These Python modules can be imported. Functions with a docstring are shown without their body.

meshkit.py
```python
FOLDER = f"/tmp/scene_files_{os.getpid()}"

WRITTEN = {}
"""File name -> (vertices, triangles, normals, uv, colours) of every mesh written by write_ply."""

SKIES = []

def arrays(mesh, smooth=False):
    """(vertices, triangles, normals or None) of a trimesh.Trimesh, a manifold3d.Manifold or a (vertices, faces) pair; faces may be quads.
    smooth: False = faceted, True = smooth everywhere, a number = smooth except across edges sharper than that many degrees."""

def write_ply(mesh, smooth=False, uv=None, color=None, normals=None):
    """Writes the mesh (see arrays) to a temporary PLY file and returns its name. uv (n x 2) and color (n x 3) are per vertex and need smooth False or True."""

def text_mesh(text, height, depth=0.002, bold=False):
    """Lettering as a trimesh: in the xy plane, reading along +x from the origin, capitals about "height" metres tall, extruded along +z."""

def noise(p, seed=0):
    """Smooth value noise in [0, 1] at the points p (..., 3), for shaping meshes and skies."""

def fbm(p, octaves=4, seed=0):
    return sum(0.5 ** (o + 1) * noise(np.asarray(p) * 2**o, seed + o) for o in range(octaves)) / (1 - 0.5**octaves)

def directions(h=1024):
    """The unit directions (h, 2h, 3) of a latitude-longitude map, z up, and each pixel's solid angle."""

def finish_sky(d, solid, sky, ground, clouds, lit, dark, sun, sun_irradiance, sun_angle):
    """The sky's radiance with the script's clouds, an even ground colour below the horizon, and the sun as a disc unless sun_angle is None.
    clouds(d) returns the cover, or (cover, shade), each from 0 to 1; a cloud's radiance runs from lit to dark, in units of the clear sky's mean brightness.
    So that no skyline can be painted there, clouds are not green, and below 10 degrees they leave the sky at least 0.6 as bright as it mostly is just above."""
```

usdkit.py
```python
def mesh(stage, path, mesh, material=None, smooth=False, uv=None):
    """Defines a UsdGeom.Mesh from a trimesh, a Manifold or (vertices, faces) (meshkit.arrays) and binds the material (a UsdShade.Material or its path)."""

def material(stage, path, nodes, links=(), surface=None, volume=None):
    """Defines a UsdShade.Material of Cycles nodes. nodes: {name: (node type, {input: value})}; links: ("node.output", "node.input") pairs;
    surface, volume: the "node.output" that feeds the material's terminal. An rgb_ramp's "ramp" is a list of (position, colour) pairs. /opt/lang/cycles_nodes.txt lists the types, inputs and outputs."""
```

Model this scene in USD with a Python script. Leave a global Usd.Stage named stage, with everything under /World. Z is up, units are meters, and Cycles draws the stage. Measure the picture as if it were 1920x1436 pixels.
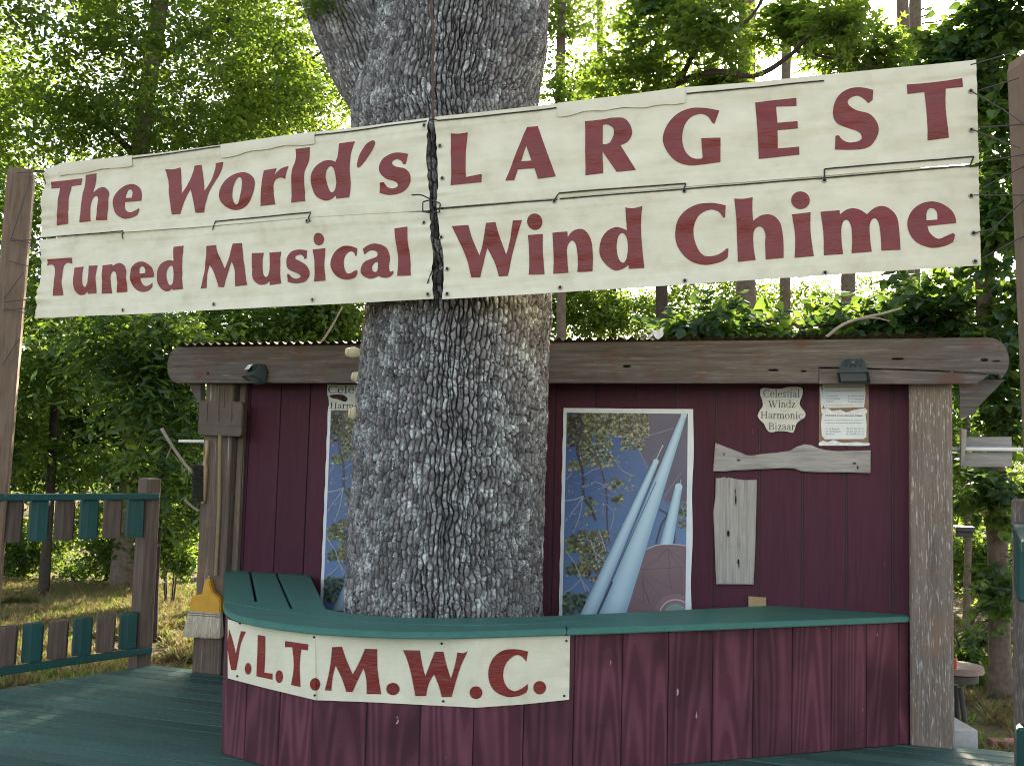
import math
import numpy as np, trimesh, shapely, shapely.geometry as sg, shapely.ops as so
import manifold3d as m3
import usdkit, meshkit
from scipy.spatial import cKDTree
from pxr import Usd, UsdGeom, UsdLux, UsdShade, Gf, Sdf, Vt

stage = Usd.Stage.CreateInMemory()
UsdGeom.SetStageUpAxis(stage, "Z"); UsdGeom.SetStageMetersPerUnit(stage, 1.0)
stage.SetDefaultPrim(UsdGeom.Xform.Define(stage, "/World").GetPrim())
UsdGeom.Scope.Define(stage, "/World/Looks")

# ------------------------------------------------------------------ camera, sky, sun, exposure
EYE = np.array([0.0, 0.0, 1.627]); FOC = 1950.0            # focal length in photograph pixels (1920 wide)
PITCH, ROLL = math.atan(157 / 1950.0), 0.027
FWD = np.array([0, math.cos(PITCH), math.sin(PITCH)])
_r0, _u0 = np.array([1.0, 0, 0]), np.array([0, -math.sin(PITCH), math.cos(PITCH)])
RIGHT = math.cos(ROLL) * _r0 + math.sin(ROLL) * _u0
UP = -math.sin(ROLL) * _r0 + math.cos(ROLL) * _u0
cam = UsdGeom.Camera.Define(stage, "/World/camera")
cam.CreateHorizontalApertureAttr(36.0); cam.CreateVerticalApertureAttr(36.0 * 765 / 1024)
cam.CreateFocalLengthAttr(36.0 * FOC / 1920.0)
cam.CreateClippingRangeAttr(Gf.Vec2f(0.05, 5000))
_m = np.eye(4); _m[0, :3], _m[1, :3], _m[2, :3], _m[3, :3] = RIGHT, UP, -FWD, EYE
cam.AddTransformOp().Set(Gf.Matrix4d(*_m.ravel().tolist()))
cam.CreateExposureAttr(2.48)

SUN_AZ, SUN_EL = 0.26, 0.42
sun_dir = np.array([math.sin(SUN_AZ) * math.cos(SUN_EL), math.cos(SUN_AZ) * math.cos(SUN_EL), math.sin(SUN_EL)])
sun = UsdLux.DistantLight.Define(stage, "/World/sun")
sun.CreateNormalizeAttr(True); sun.CreateIntensityAttr(1.25); sun.CreateAngleAttr(0.5); sun.CreateColorAttr(Gf.Vec3f(1.0, 0.86, 0.66))
_z = sun_dir; _x = np.cross([0, 0, 1], _z); _x /= np.linalg.norm(_x); _y = np.cross(_z, _x)
_m = np.eye(4); _m[0, :3], _m[1, :3], _m[2, :3] = _x, _y, _z
sun.AddTransformOp().Set(Gf.Matrix4d(*_m.ravel().tolist()))
sky = UsdLux.DomeLight.Define(stage, "/World/sky")
sky.GetPrim().SetCustomDataByKey("kind", "structure")
skymat = usdkit.material(stage, "/World/Looks/sky", {
    "sky": ("sky_texture", {"sky_type": "single_scattering", "sun_disc": False, "sun_elevation": SUN_EL, "sun_rotation": SUN_AZ, "air_density": 1.0, "aerosol_density": 2.5, "ozone_density": 1.0}),
    "haze": ("hsv", {"saturation": 0.5}),
    "bg": ("background_shader", {"strength": 0.078})}, [("sky.color", "haze.color"), ("haze.color", "bg.color")], surface="bg.background")
UsdShade.MaterialBindingAPI.Apply(sky.GetPrim()).Bind(skymat)

# ------------------------------------------------------------------ measuring helpers (pixel of the photograph -> place)
def ray(px, py):
    return FWD + (px - 960) / FOC * RIGHT + (718 - py) / FOC * UP
def at(px, py, d):
    return EYE + ray(px, py) * d
def on_level(px, py, z=0.0):
    r = ray(px, py); return EYE + r * ((z - EYE[2]) / r[2])
def on_plane(px, py, p0, n):
    r = ray(px, py); return EYE + r * (np.dot(p0 - EYE, n) / np.dot(r, n))

P_L, P_R = on_level(385, 1263), on_level(1745, 1402)       # feet of the booth's two front posts
UX = (P_R - P_L) / np.linalg.norm(P_R - P_L); UY = np.array([-UX[1], UX[0], 0.0]); UZ = np.array([0, 0, 1.0])   # along the booth, into it, up
ANG = math.atan2(UX[1], UX[0])
WALL0 = P_L + 0.12 * UY                                     # wall face
def booth(s, d, z):                                         # booth coordinates -> world (s along, d behind the wall face, z up)
    return WALL0 + np.multiply.outer(np.asarray(s, float), UX) + np.multiply.outer(np.asarray(d, float), UY) + np.multiply.outer(np.asarray(z, float), UZ)
def wall_sz(px, py, d=0.0):                                 # pixel -> (s, z) on the plane d behind the wall face
    p = on_plane(px, py, WALL0 + d * UY, UY) - WALL0
    return float(np.dot(p, UX)), float(p[2])

# ------------------------------------------------------------------ scene-building helpers
_used = {}
def numbered(path):
    n = _used.get(path, 0); _used[path] = n + 1
    return path if n == 0 else "%s_%03d" % (path, n)
def tag(prim, label=None, cat=None, group=None, kind=None):
    for k, v in (("label", label), ("category", cat), ("group", group), ("kind", kind)):
        if v: prim.SetCustomDataByKey(k, v)
    return prim
ORIGIN = {}
def thing(name, label, cat, loc=(0, 0, 0), group=None, kind=None):
    p = numbered("/World/" + name); x = UsdGeom.Xform.Define(stage, p)
    x.AddTranslateOp().Set(Gf.Vec3d(*map(float, loc))); ORIGIN[p] = np.asarray(loc, float)
    tag(x.GetPrim(), label, cat, group, kind); return p
def geo(parent, name, mesh, mat, smooth=False, label=None, kind=None, uv=None):
    """One Mesh prim under parent, from world coordinates."""
    p = numbered((parent or "/World") + "/" + name)
    o = ORIGIN.get(parent)
    if o is None: o = np.zeros(3)
    ORIGIN[p] = o
    v, f, n = meshkit.arrays(mesh, smooth)
    mm = usdkit.mesh(stage, p, (v - o, f), mat, False)
    if n is not None:
        mm.CreateNormalsAttr(Vt.Vec3fArray.FromNumpy(n.astype(np.float32))); mm.SetNormalsInterpolation("vertex")
    tag(mm.GetPrim(), label, None, None, kind); return p
def single(name, mesh, mat, label, cat, smooth=False, group=None, kind=None):
    p = geo(None, name, mesh, mat, smooth); tag(stage.GetPrimAtPath(p), label, cat, group, kind); return p
def colors(path, rgb):
    UsdGeom.PrimvarsAPI(stage.GetPrimAtPath(path)).CreatePrimvar("paint", Sdf.ValueTypeNames.Color3fArray, "vertex").Set(Vt.Vec3fArray.FromNumpy(np.asarray(rgb, np.float32)))
cat_ = trimesh.util.concatenate
def man(m):
    mm = m.to_mesh(); return trimesh.Trimesh(mm.vert_properties[:, :3], mm.tri_verts, process=False)
def rbox(size, r=0.004, center=(0, 0, 0)):
    """Box with chamfered edges."""
    sx, sy, sz = [max(x / 2 - r, 1e-4) for x in size]
    pts = []
    for a in (-1, 1):
        for b in (-1, 1):
            for c in (-1, 1):
                pts += [(a * (sx + r), b * sy, c * sz), (a * sx, b * (sy + r), c * sz), (a * sx, b * sy, c * (sz + r))]
    m = trimesh.convex.convex_hull(np.array(pts)); m.apply_translation(center); return m
def frame_box(s0, s1, d0, d1, z0, z1, r=0.004):
    m = rbox((s1 - s0, d1 - d0, z1 - z0), r, ((s0 + s1) / 2, (d0 + d1) / 2, (z0 + z1) / 2))
    m.vertices = booth(m.vertices[:, 0], m.vertices[:, 1], m.vertices[:, 2]); return m
def to_booth(m):
    m = m.copy(); m.vertices = booth(m.vertices[:, 0], m.vertices[:, 1], m.vertices[:, 2]); return m
def slab(poly, d0, d1, bevel=0.0):
    """Polygon in the (s, z) wall plane, extruded from d0 (front) to d1."""
    out = []
    for g in getattr(poly, "geoms", [poly]):
        if g.is_empty: continue
        m = trimesh.creation.extrude_polygon(g, d1 - d0, engine="earcut")
        v = m.vertices.copy(); m = trimesh.Trimesh(np.c_[v[:, 0], d1 - v[:, 2], v[:, 1]], m.faces, process=False)
        out.append(m)
    m = cat_(out); m.vertices = booth(m.vertices[:, 0], m.vertices[:, 1], m.vertices[:, 2]); return m
def tube(pts, rad, n=8, caps=True):
    pts = np.asarray(pts, float); k = len(pts); rad = np.broadcast_to(np.asarray(rad, float), (k,))
    t = np.gradient(pts, axis=0); t /= np.maximum(np.linalg.norm(t, axis=1, keepdims=True), 1e-9)
    ref = np.array([0.31, 0.83, 0.46]) if abs(t[0] @ np.array([0.31, 0.83, 0.46])) < .9 else np.array([1.0, 0, 0])
    a = np.cross(t, ref); a /= np.linalg.norm(a, axis=1, keepdims=True); b = np.cross(t, a)
    th = np.arange(n) / n * 2 * np.pi
    v = pts[:, None] + rad[:, None, None] * (np.cos(th)[None, :, None] * a[:, None] + np.sin(th)[None, :, None] * b[:, None])
    v = v.reshape(-1, 3); i = np.arange(k - 1)[:, None] * n; j = np.arange(n)[None]; j2 = (j + 1) % n
    q = np.stack([i + j, i + j2, i + n + j2, i + n + j], -1).reshape(-1, 4)
    f = np.vstack([q[:, [0, 2, 1]], q[:, [0, 3, 2]]])
    if caps:
        v = np.vstack([v, pts[0], pts[-1]]); c0, c1 = len(v) - 2, len(v) - 1
        jj = np.arange(n)
        f = np.vstack([f, np.c_[np.full(n, c0), jj, (jj + 1) % n], np.c_[np.full(n, c1), (k - 1) * n + (jj + 1) % n, (k - 1) * n + jj]])
    m = trimesh.Trimesh(v, f, process=False)
    return m
def spline(pts, per=8):
    """Catmull-Rom through the points."""
    p = np.asarray(pts, float); q = np.vstack([2 * p[0] - p[1], p, 2 * p[-1] - p[-2]]); out = []
    for i in range(len(p) - 1):
        a, b, c, d = q[i:i + 4]; t = np.linspace(0, 1, per, endpoint=False)[:, None]
        out.append(.5 * (2 * b + (c - a) * t + (2 * a - 5 * b + 4 * c - d) * t ** 2 + (3 * b - a - 3 * c + d) * t ** 3))
    return np.vstack(out + [p[-1:]])
def sphere(c, r, sub=2):
    m = trimesh.creation.icosphere(sub, 1.0); m.vertices = m.vertices * np.asarray(r) + np.asarray(c); return m
def torus(c, n, R, r, k=10, j=6):
    n = np.asarray(n, float) / np.linalg.norm(n); a = np.cross(n, [0, 0, 1.0]); a /= np.linalg.norm(a); b = np.cross(n, a)
    th = np.linspace(0, 2 * np.pi, k + 1)
    return tube(np.asarray(c) + R * (np.cos(th)[:, None] * a + np.sin(th)[:, None] * b), r, j, False)
def rng(seed): return np.random.default_rng(seed)
# ------------------------------------------------------------------ materials
_mats = {}
def mat(name, nodes, links, surface="p.BSDF", volume=None):
    _mats[name] = usdkit.material(stage, "/World/Looks/" + name, nodes, links, surface=surface, volume=volume); return _mats[name]
def plain(name, c, rough=.6, var=.18, scale=14, bump=.15, metallic=0.0, bs=160, spec=.4):
    c = np.array(c)
    return mat(name, {"g": ("geometry", {}), "n": ("noise_texture", {"scale": scale, "detail": 5, "roughness": .6}),
        "r": ("rgb_ramp", {"ramp": [(.25, c * (1 - var)), (.75, np.minimum(c * (1 + var), 1))]}),
        "n2": ("noise_texture", {"scale": bs, "detail": 3}), "b": ("bump", {"strength": bump, "distance": .004}),
        "p": ("principled_bsdf", {"roughness": rough, "metallic": metallic, "specular_ior_level": spec})},
        [("g.position", "n.vector"), ("g.position", "n2.vector"), ("n.fac", "r.fac"), ("r.color", "p.base_color"), ("n2.fac", "b.height"), ("b.normal", "p.normal")])
def wood(name, ramp, grain=(55, 55, 2.2), angle=0.0, rough=.75, bump=.5, blot=None, flake=None, blot_scale=3.0, blot_at=(.52, .62), flake_at=(.56, .62), flake_stretch=None, island=.25, spec=.3):
    """Weathered timber: streaks along the grain, blotches, and flakes of old paint."""
    nd = {"g": ("geometry", {}), "oi": ("object_info", {}), "rot": ("vector_rotate", {"rotate_type": "z_axis", "angle": -angle}), "off": ("vector_math", {"math_type": "multiply_add", "vector2": (37.0, 37.0, 37.0)}),
          "isl": ("combine_xyz", {}),
          "map": ("mapping", {"scale": grain}), "n": ("noise_texture", {"scale": 1, "detail": 7, "roughness": .65, "distortion": .4}),
          "r": ("rgb_ramp", {"ramp": ramp}), "b": ("bump", {"strength": bump, "distance": .004}),
          "hv": ("hsv", {"saturation": 1.0}), "mr": ("map_range", {"from_min": 0, "from_max": 1, "to_min": 1 - island, "to_max": 1 + island}),
          "p": ("principled_bsdf", {"roughness": rough, "specular_ior_level": spec})}
    ln = [("g.position", "rot.vector"), ("oi.random", "isl.x"), ("oi.random", "isl.z"), ("isl.vector", "off.vector1"), ("rot.vector", "off.vector3"),
          ("off.vector", "map.vector"), ("map.vector", "n.vector"), ("n.fac", "r.fac"), ("oi.random", "mr.value"), ("mr.result", "hv.value"), ("r.color", "hv.color"), ("n.fac", "b.height"), ("b.normal", "p.normal")]
    out = "hv.color"
    if blot is not None:
        nd |= {"nb": ("noise_texture", {"scale": blot_scale, "detail": 6, "roughness": .65}), "rb": ("rgb_ramp", {"ramp": [(blot_at[0], (0, 0, 0)), (blot_at[1], (1, 1, 1))]}), "mb": ("mix_color", {"b": blot})}
        ln += [("off.vector", "nb.vector"), ("nb.fac", "rb.fac"), ("rb.color", "mb.fac"), (out, "mb.a")]; out = "mb.result"
    if flake is not None:
        fs = flake_stretch or tuple(x * .6 for x in grain)
        nd |= {"mf": ("mapping", {"scale": fs}), "nf": ("noise_texture", {"scale": 1, "detail": 6, "roughness": .7}), "rf": ("rgb_ramp", {"ramp": [(flake_at[0], (0, 0, 0)), (flake_at[1], (1, 1, 1))]}), "mff": ("mix_color", {"b": flake})}
        ln += [("off.vector", "mf.vector"), ("mf.vector", "nf.vector"), ("nf.fac", "rf.fac"), ("rf.color", "mff.fac"), (out, "mff.a")]; out = "mff.result"
    return mat(name, nd, ln + [(out, "p.base_color")])

V = np.array
GREY = [(.25, (.042, .036, .033)), (.5, (.082, .072, .068)), (.75, (.135, .122, .119))]
m_beam = wood("beam_wood", GREY, (2.2, 60, 46), ANG, blot=(.085, .046, .032), blot_scale=3.2, blot_at=(.52, .68), flake=(.2, .195, .2), flake_at=(.56, .74), flake_stretch=(4, 60, 70), island=.08)
m_post = wood("post_wood", [(.25, (.08, .063, .05)), (.55, (.155, .125, .102)), (.8, (.22, .185, .16))], (60, 60, 2.0), 0, blot=(.2, .12, .075), blot_scale=2.2, blot_at=(.56, .75), flake=(.37, .355, .34), flake_at=(.56, .63), flake_stretch=(110, 110, 11), island=.06)
m_postl = wood("old_post_wood", [(.25, (.06, .043, .031)), (.55, (.125, .094, .07)), (.8, (.2, .16, .125))], (60, 60, 2.0), 0, blot=(.2, .115, .065), blot_scale=2.6, blot_at=(.55, .72), flake=(.3, .28, .25), flake_at=(.6, .66), island=.1)
m_pole = wood("pole_wood", [(.25, (.085, .054, .034)), (.5, (.15, .1, .066)), (.8, (.2, .145, .1))], (50, 50, 1.6), 0, blot=(.16, .1, .065), blot_scale=2, island=.05)
m_grey = wood("grey_board", [(.25, (.15, .142, .132)), (.5, (.26, .25, .235)), (.8, (.36, .35, .33))], (4, 50, 50), ANG, blot=(.2, .15, .11), blot_scale=5, blot_at=(.6, .8), island=.12)
m_greyv = wood("grey_board_upright", [(.25, (.16, .15, .135)), (.5, (.3, .285, .26)), (.8, (.42, .41, .38))], (70, 70, 3), ANG, blot=(.25, .19, .14), blot_scale=5, blot_at=(.6, .8), island=.12)
m_maroon = wood("maroon_wall_paint", [(.3, (.051, .0155, .0255)), (.7, (.07, .022, .0355))], (70, 70, 2.5), 0, spec=.16, rough=.66, bump=.35, blot=(.07, .0255, .036), blot_scale=1.3, blot_at=(.5, .85), flake=(.26, .16, .17), flake_at=(.715, .74), flake_stretch=(28, 28, 9), island=.12)
m_green = wood("green_paint", [(.3, (.038, .128, .102)), (.7, (.054, .168, .136))], (3, 30, 30), ANG, rough=.48, bump=.14, flake=(.13, .22, .2), flake_at=(.72, .76), flake_stretch=(14, 14, 14), island=.07)
m_greenb = wood("green_block_paint", [(.3, (.011, .052, .046)), (.7, (.018, .075, .065))], (40, 40, 3), 0, rough=.55, bump=.2, island=.15)
m_block = wood("brown_block_wood", [(.25, (.045, .031, .024)), (.5, (.09, .064, .048)), (.8, (.14, .105, .082))], (55, 55, 3), 0, island=.2)
m_deck = wood("worn_deck_paint", [(.3, (.032, .082, .069)), (.7, (.052, .116, .098))], (2.5, 34, 34), ANG, rough=.55, bump=.3, blot=(.1, .115, .1), blot_scale=.9, blot_at=(.57, .8), flake=(.14, .15, .125), flake_at=(.63, .72), flake_stretch=(5, 26, 26), island=.24)
m_frame = plain("deck_frame_wood", (.05, .045, .04))

# plywood of the counter: cathedral grain showing through the maroon stain
m_ply = mat("counter_plywood", {"g": ("geometry", {}), "oi": ("object_info", {}), "rot": ("vector_rotate", {"rotate_type": "z_axis", "angle": -ANG}), "isl": ("combine_xyz", {}), "off": ("vector_math", {"math_type": "multiply_add", "vector2": (23.0, 23.0, 41.0)}),
    "map": ("mapping", {"scale": (6.0, 6.0, .5)}), "warp": ("noise_texture", {"scale": 1.0, "detail": .6, "roughness": .3}),
    "mul": ("math", {"math_type": "multiply", "value2": 62.0}), "sin": ("math", {"math_type": "sine"}), "mr": ("map_range", {"from_min": -1, "from_max": 1, "to_min": 0, "to_max": 1}),
    "map2": ("mapping", {"scale": (110, 110, 5)}), "n": ("noise_texture", {"scale": 1, "detail": 4}), "mixf": ("mix_float", {"fac": .38}),
    "r": ("rgb_ramp", {"ramp": [(.3, (.072, .0205, .03)), (.47, (.084, .0245, .036)), (.57, (.108, .033, .047)), (.62, (.096, .029, .041)), (.85, (.124, .039, .054))]}),
    "nl": ("noise_texture", {"scale": 2.4, "detail": 3}), "rl": ("rgb_ramp", {"ramp": [(.4, (.62, .62, .62)), (.62, (1.06, 1.06, 1.06))]}), "mm": ("mix_color", {"blend_type": "multiply", "fac": 1.0}),
    "mapf": ("mapping", {"scale": (30, 30, 12)}), "nf": ("noise_texture", {"scale": 1.0, "detail": 5}), "rf": ("rgb_ramp", {"ramp": [(.73, (0, 0, 0)), (.745, (1, 1, 1))]}), "mf": ("mix_color", {"b": (.35, .24, .24)}),
    "b": ("bump", {"strength": .3, "distance": .003}), "p": ("principled_bsdf", {"roughness": .6, "specular_ior_level": .2})},
    [("g.position", "rot.vector"), ("oi.random", "isl.x"), ("oi.random", "isl.z"), ("isl.vector", "off.vector1"), ("rot.vector", "off.vector3"), ("off.vector", "map.vector"), ("map.vector", "warp.vector"),
     ("warp.fac", "mul.value1"), ("mul.value", "sin.value1"), ("sin.value", "mr.value"), ("off.vector", "map2.vector"), ("map2.vector", "n.vector"), ("mr.result", "mixf.a"), ("n.fac", "mixf.b"), ("mixf.result", "r.fac"),
     ("off.vector", "nl.vector"), ("nl.fac", "rl.fac"), ("r.color", "mm.a"), ("rl.color", "mm.b"), ("off.vector", "mapf.vector"), ("mapf.vector", "nf.vector"), ("nf.fac", "rf.fac"), ("rf.color", "mf.fac"), ("mm.result", "mf.a"), ("mf.result", "p.base_color"),
     ("mixf.result", "b.height"), ("b.normal", "p.normal")])

# big trunk: fissured grey bark with pale lichen
m_bark = mat("oak_bark", {"g": ("geometry", {}), "at": ("attribute", {"attribute": "paint"}), "sp": ("separate_color", {}), "mt": ("map_range", {"from_min": 0, "from_max": 1, "to_min": .58, "to_max": 1.28}), "hv": ("hsv", {}), "lt": ("math", {"math_type": "multiply"}), "n": ("noise_texture", {"scale": 26, "detail": 8, "roughness": .7}),
    "r": ("rgb_ramp", {"ramp": [(.28, (.085, .077, .072)), (.5, (.19, .178, .172)), (.72, (.34, .328, .325))]}),
    "nl": ("noise_texture", {"scale": 6.5, "detail": 7, "roughness": .68}), "ns": ("noise_texture", {"scale": 55, "detail": 5, "roughness": .65}), "add": ("math", {"math_type": "multiply_add", "value2": .55}),
    "rl": ("rgb_ramp", {"ramp": [(.8, (0, 0, 0)), (.91, (.8, .8, .8))]}), "rc": ("rgb_ramp", {"ramp": [(.35, (.34, .37, .34)), (.65, (.6, .62, .6))]}), "ml": ("mix_color", {}),
    "vs": ("voronoi_texture", {"scale": 55, "randomness": 1}), "rs": ("rgb_ramp", {"ramp": [(.16, (1, 1, 1)), (.3, (0, 0, 0))]}), "nm": ("noise_texture", {"scale": 7, "detail": 4}), "rm": ("rgb_ramp", {"ramp": [(.47, (0, 0, 0)), (.6, (1, 1, 1))]}), "mx": ("mix_color", {"blend_type": "multiply", "fac": 1.0}), "ms": ("mix_color", {"b": (.62, .65, .64)}),
    "nb": ("noise_texture", {"scale": 130, "detail": 6, "roughness": .7}), "b": ("bump", {"strength": .8, "distance": .006}),
    "p": ("principled_bsdf", {"roughness": .9, "specular_ior_level": .15})},
    [("g.position", x + ".vector") for x in ("n", "nl", "ns", "vs", "nb", "nm")] +
    [("n.fac", "r.fac"), ("ns.fac", "add.value1"), ("nl.fac", "add.value3"), ("add.value", "rl.fac"), ("ns.fac", "rc.fac"), ("r.color", "ml.a"), ("rc.color", "ml.b"), ("rl.color", "ml.fac"),
     ("vs.distance", "rs.fac"), ("nm.fac", "rm.fac"), ("rs.color", "mx.a"), ("rm.color", "mx.b"), ("at.color", "sp.color"), ("sp.r", "mt.value"), ("mt.result", "hv.value"), ("mx.result", "lt.value1"), ("sp.g", "lt.value2"), ("lt.value", "ms.fac"), ("ml.result", "ms.a"), ("ms.result", "hv.color"), ("hv.color", "p.base_color"), ("nb.fac", "b.height"), ("b.normal", "p.normal")])
m_trunk = plain("far_trunk_bark", (.13, .1, .076), .9, .4, 20, .8, bs=60, spec=.1)
m_limb = plain("dark_limb_bark", (.05, .04, .032), .9, .35, 20, .6, bs=60, spec=.1)
m_twig = plain("dry_twig_bark", (.28, .23, .18), .9, .2)

# painted-canvas banner, lettering, cord
m_cloth = mat("banner_canvas", {"g": ("geometry", {}), "n": ("noise_texture", {"scale": 5, "detail": 6, "roughness": .6}), "r": ("rgb_ramp", {"ramp": [(.22, (.49, .445, .31)), (.42, (.6, .56, .41)), (.65, (.66, .62, .46))]}),
    "st": ("mapping", {"scale": (3, 3, 22)}), "n3": ("noise_texture", {"scale": 2.5, "detail": 5}), "n2": ("noise_texture", {"scale": 300, "detail": 2}), "mixf": ("mix_float", {"fac": .25}), "b": ("bump", {"strength": .35, "distance": .006}),
    "p": ("principled_bsdf", {"roughness": .5, "specular_ior_level": .4})},
    [("g.position", "n.vector"), ("g.position", "st.vector"), ("st.vector", "n3.vector"), ("g.position", "n2.vector"), ("n.fac", "r.fac"), ("r.color", "p.base_color"), ("n3.fac", "mixf.a"), ("n2.fac", "mixf.b"), ("mixf.result", "b.height"), ("b.normal", "p.normal")])
m_hem = plain("banner_hem", (.6, .555, .41), .55, .06, 8, .2)
m_letter = mat("lettering_paint", {"g": ("geometry", {}), "n": ("noise_texture", {"scale": 9, "detail": 5}), "r": ("rgb_ramp", {"ramp": [(.3, (.125, .0135, .0105)), (.7, (.165, .0185, .0145))]}),
    "st": ("mapping", {"scale": (3, 3, 16)}), "n3": ("noise_texture", {"scale": 5, "detail": 7, "roughness": .65}), "b": ("bump", {"strength": .55, "distance": .006}), "p": ("principled_bsdf", {"roughness": .27, "specular_ior_level": .45})},
    [("g.position", "n.vector"), ("g.position", "st.vector"), ("st.vector", "n3.vector"), ("n.fac", "r.fac"), ("r.color", "p.base_color"), ("n3.fac", "b.height"), ("b.normal", "p.normal")])
m_cord = plain("dark_cord", (.03, .033, .03), .8)
m_wire = plain("tie_wire", (.05, .042, .038), .6)
m_brass = plain("grommet_brass", (.35, .33, .26), .35, .1, metallic=.8)
m_hole = plain("grommet_hole", (.012, .012, .012), .9)
m_rust = plain("rusty_cable", (.085, .052, .042), .85, .4, 30)
m_lamp = plain("floodlight_green_metal", (.018, .028, .026), .38, .15)
m_lampglass = plain("floodlight_lens", (.1, .12, .13), .12, .05)
m_silver = plain("sticker_silver", (.5, .56, .62), .3, .1)
m_white = plain("white_paint", (.66, .68, .68), .5, .06)
m_paper = plain("white_paper", (.6, .64, .66), .45, .06, 10, .1)
m_paperold = plain("weathered_paper", (.5, .51, .47), .5, .14, 16, .25)
m_ink = plain("black_ink", (.03, .03, .032), .6)
m_tape = plain("brown_backing", (.2, .13, .075), .5, .35, 22)
m_plastic = plain("clear_sleeve", (.6, .62, .64), .15, .2, 40, .6)
m_dustpan = plain("brown_dustpan", (.072, .055, .042), .6, .2)
m_yellow = plain("yellow_broom_cap", (.52, .28, .025), .4, .12, 10, .1)
m_straw = wood("broom_straw", [(.3, (.3, .24, .16)), (.5, (.48, .41, .31)), (.75, (.62, .55, .44))], (150, 150, 4), 0, bump=.9, island=.25)
m_bristle = plain("dark_bristle", (.028, .026, .02), .9, .4, 90, .9)
m_handle = plain("pale_handle_wood", (.3, .21, .11), .55, .2)
m_polew = plain("worn_pole_wood", (.2, .155, .075), .6, .25)
m_knob = plain("cream_knob", (.47, .4, .25), .45, .15)
m_pvc = plain("white_pipe", (.62, .64, .63), .35, .06)
m_roof = plain("rusty_corrugated_metal", (.045, .035, .03), .7, .4, 8, metallic=.3)
m_conc = plain("concrete_block", (.4, .39, .37), .9, .12, 30, .6)
m_brick = plain("brick_red", (.28, .13, .1), .9, .2)
m_stool = plain("stool_seat", (.22, .15, .12), .6, .25)
m_red = plain("red_plastic", (.4, .03, .03), .4)
m_print = mat("poster_print", {"a": ("attribute", {"attribute": "paint"}), "p": ("principled_bsdf", {"roughness": .35, "specular_ior_level": .45})}, [("a.color", "p.base_color")])

def leafmat(name, dark, light, trans, tf=.42, gloss=.035):
    dark, light, trans = map(V, (dark, light, trans))
    return mat(name, {"g": ("geometry", {}), "oi": ("object_info", {}), "n": ("noise_texture", {"scale": .9, "detail": 3}), "mf": ("mix_float", {"fac": .5}), "mf2": ("mix_float", {"fac": .35}),
        "r": ("rgb_ramp", {"ramp": [(.25, dark), (.75, light)]}), "rt": ("rgb_ramp", {"ramp": [(.25, trans * .6), (.75, trans)]}),
        "d": ("diffuse_bsdf", {}), "t": ("translucent_bsdf", {}), "gl": ("glossy_bsdf", {"roughness": .42, "color": (.9, .95, 1)}), "m": ("mix_closure", {"fac": tf}), "m2": ("mix_closure", {"fac": gloss})},
        [("g.position", "n.vector"), ("g.random_per_island", "mf.a"), ("n.fac", "mf.b"), ("mf.result", "mf2.a"), ("oi.random", "mf2.b"), ("mf2.result", "r.fac"), ("mf2.result", "rt.fac"), ("r.color", "d.color"), ("rt.color", "t.color"),
         ("d.BSDF", "m.closure1"), ("t.BSDF", "m.closure2"), ("m.closure", "m2.closure1"), ("gl.BSDF", "m2.closure2")], surface="m2.closure")
l_mid = leafmat("leaf_mid_green", (.032, .082, .017), (.075, .15, .03), (.3, .46, .045), .5)
l_dark = leafmat("leaf_dark_green", (.018, .056, .018), (.042, .098, .03), (.16, .28, .04), .43)
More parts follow.
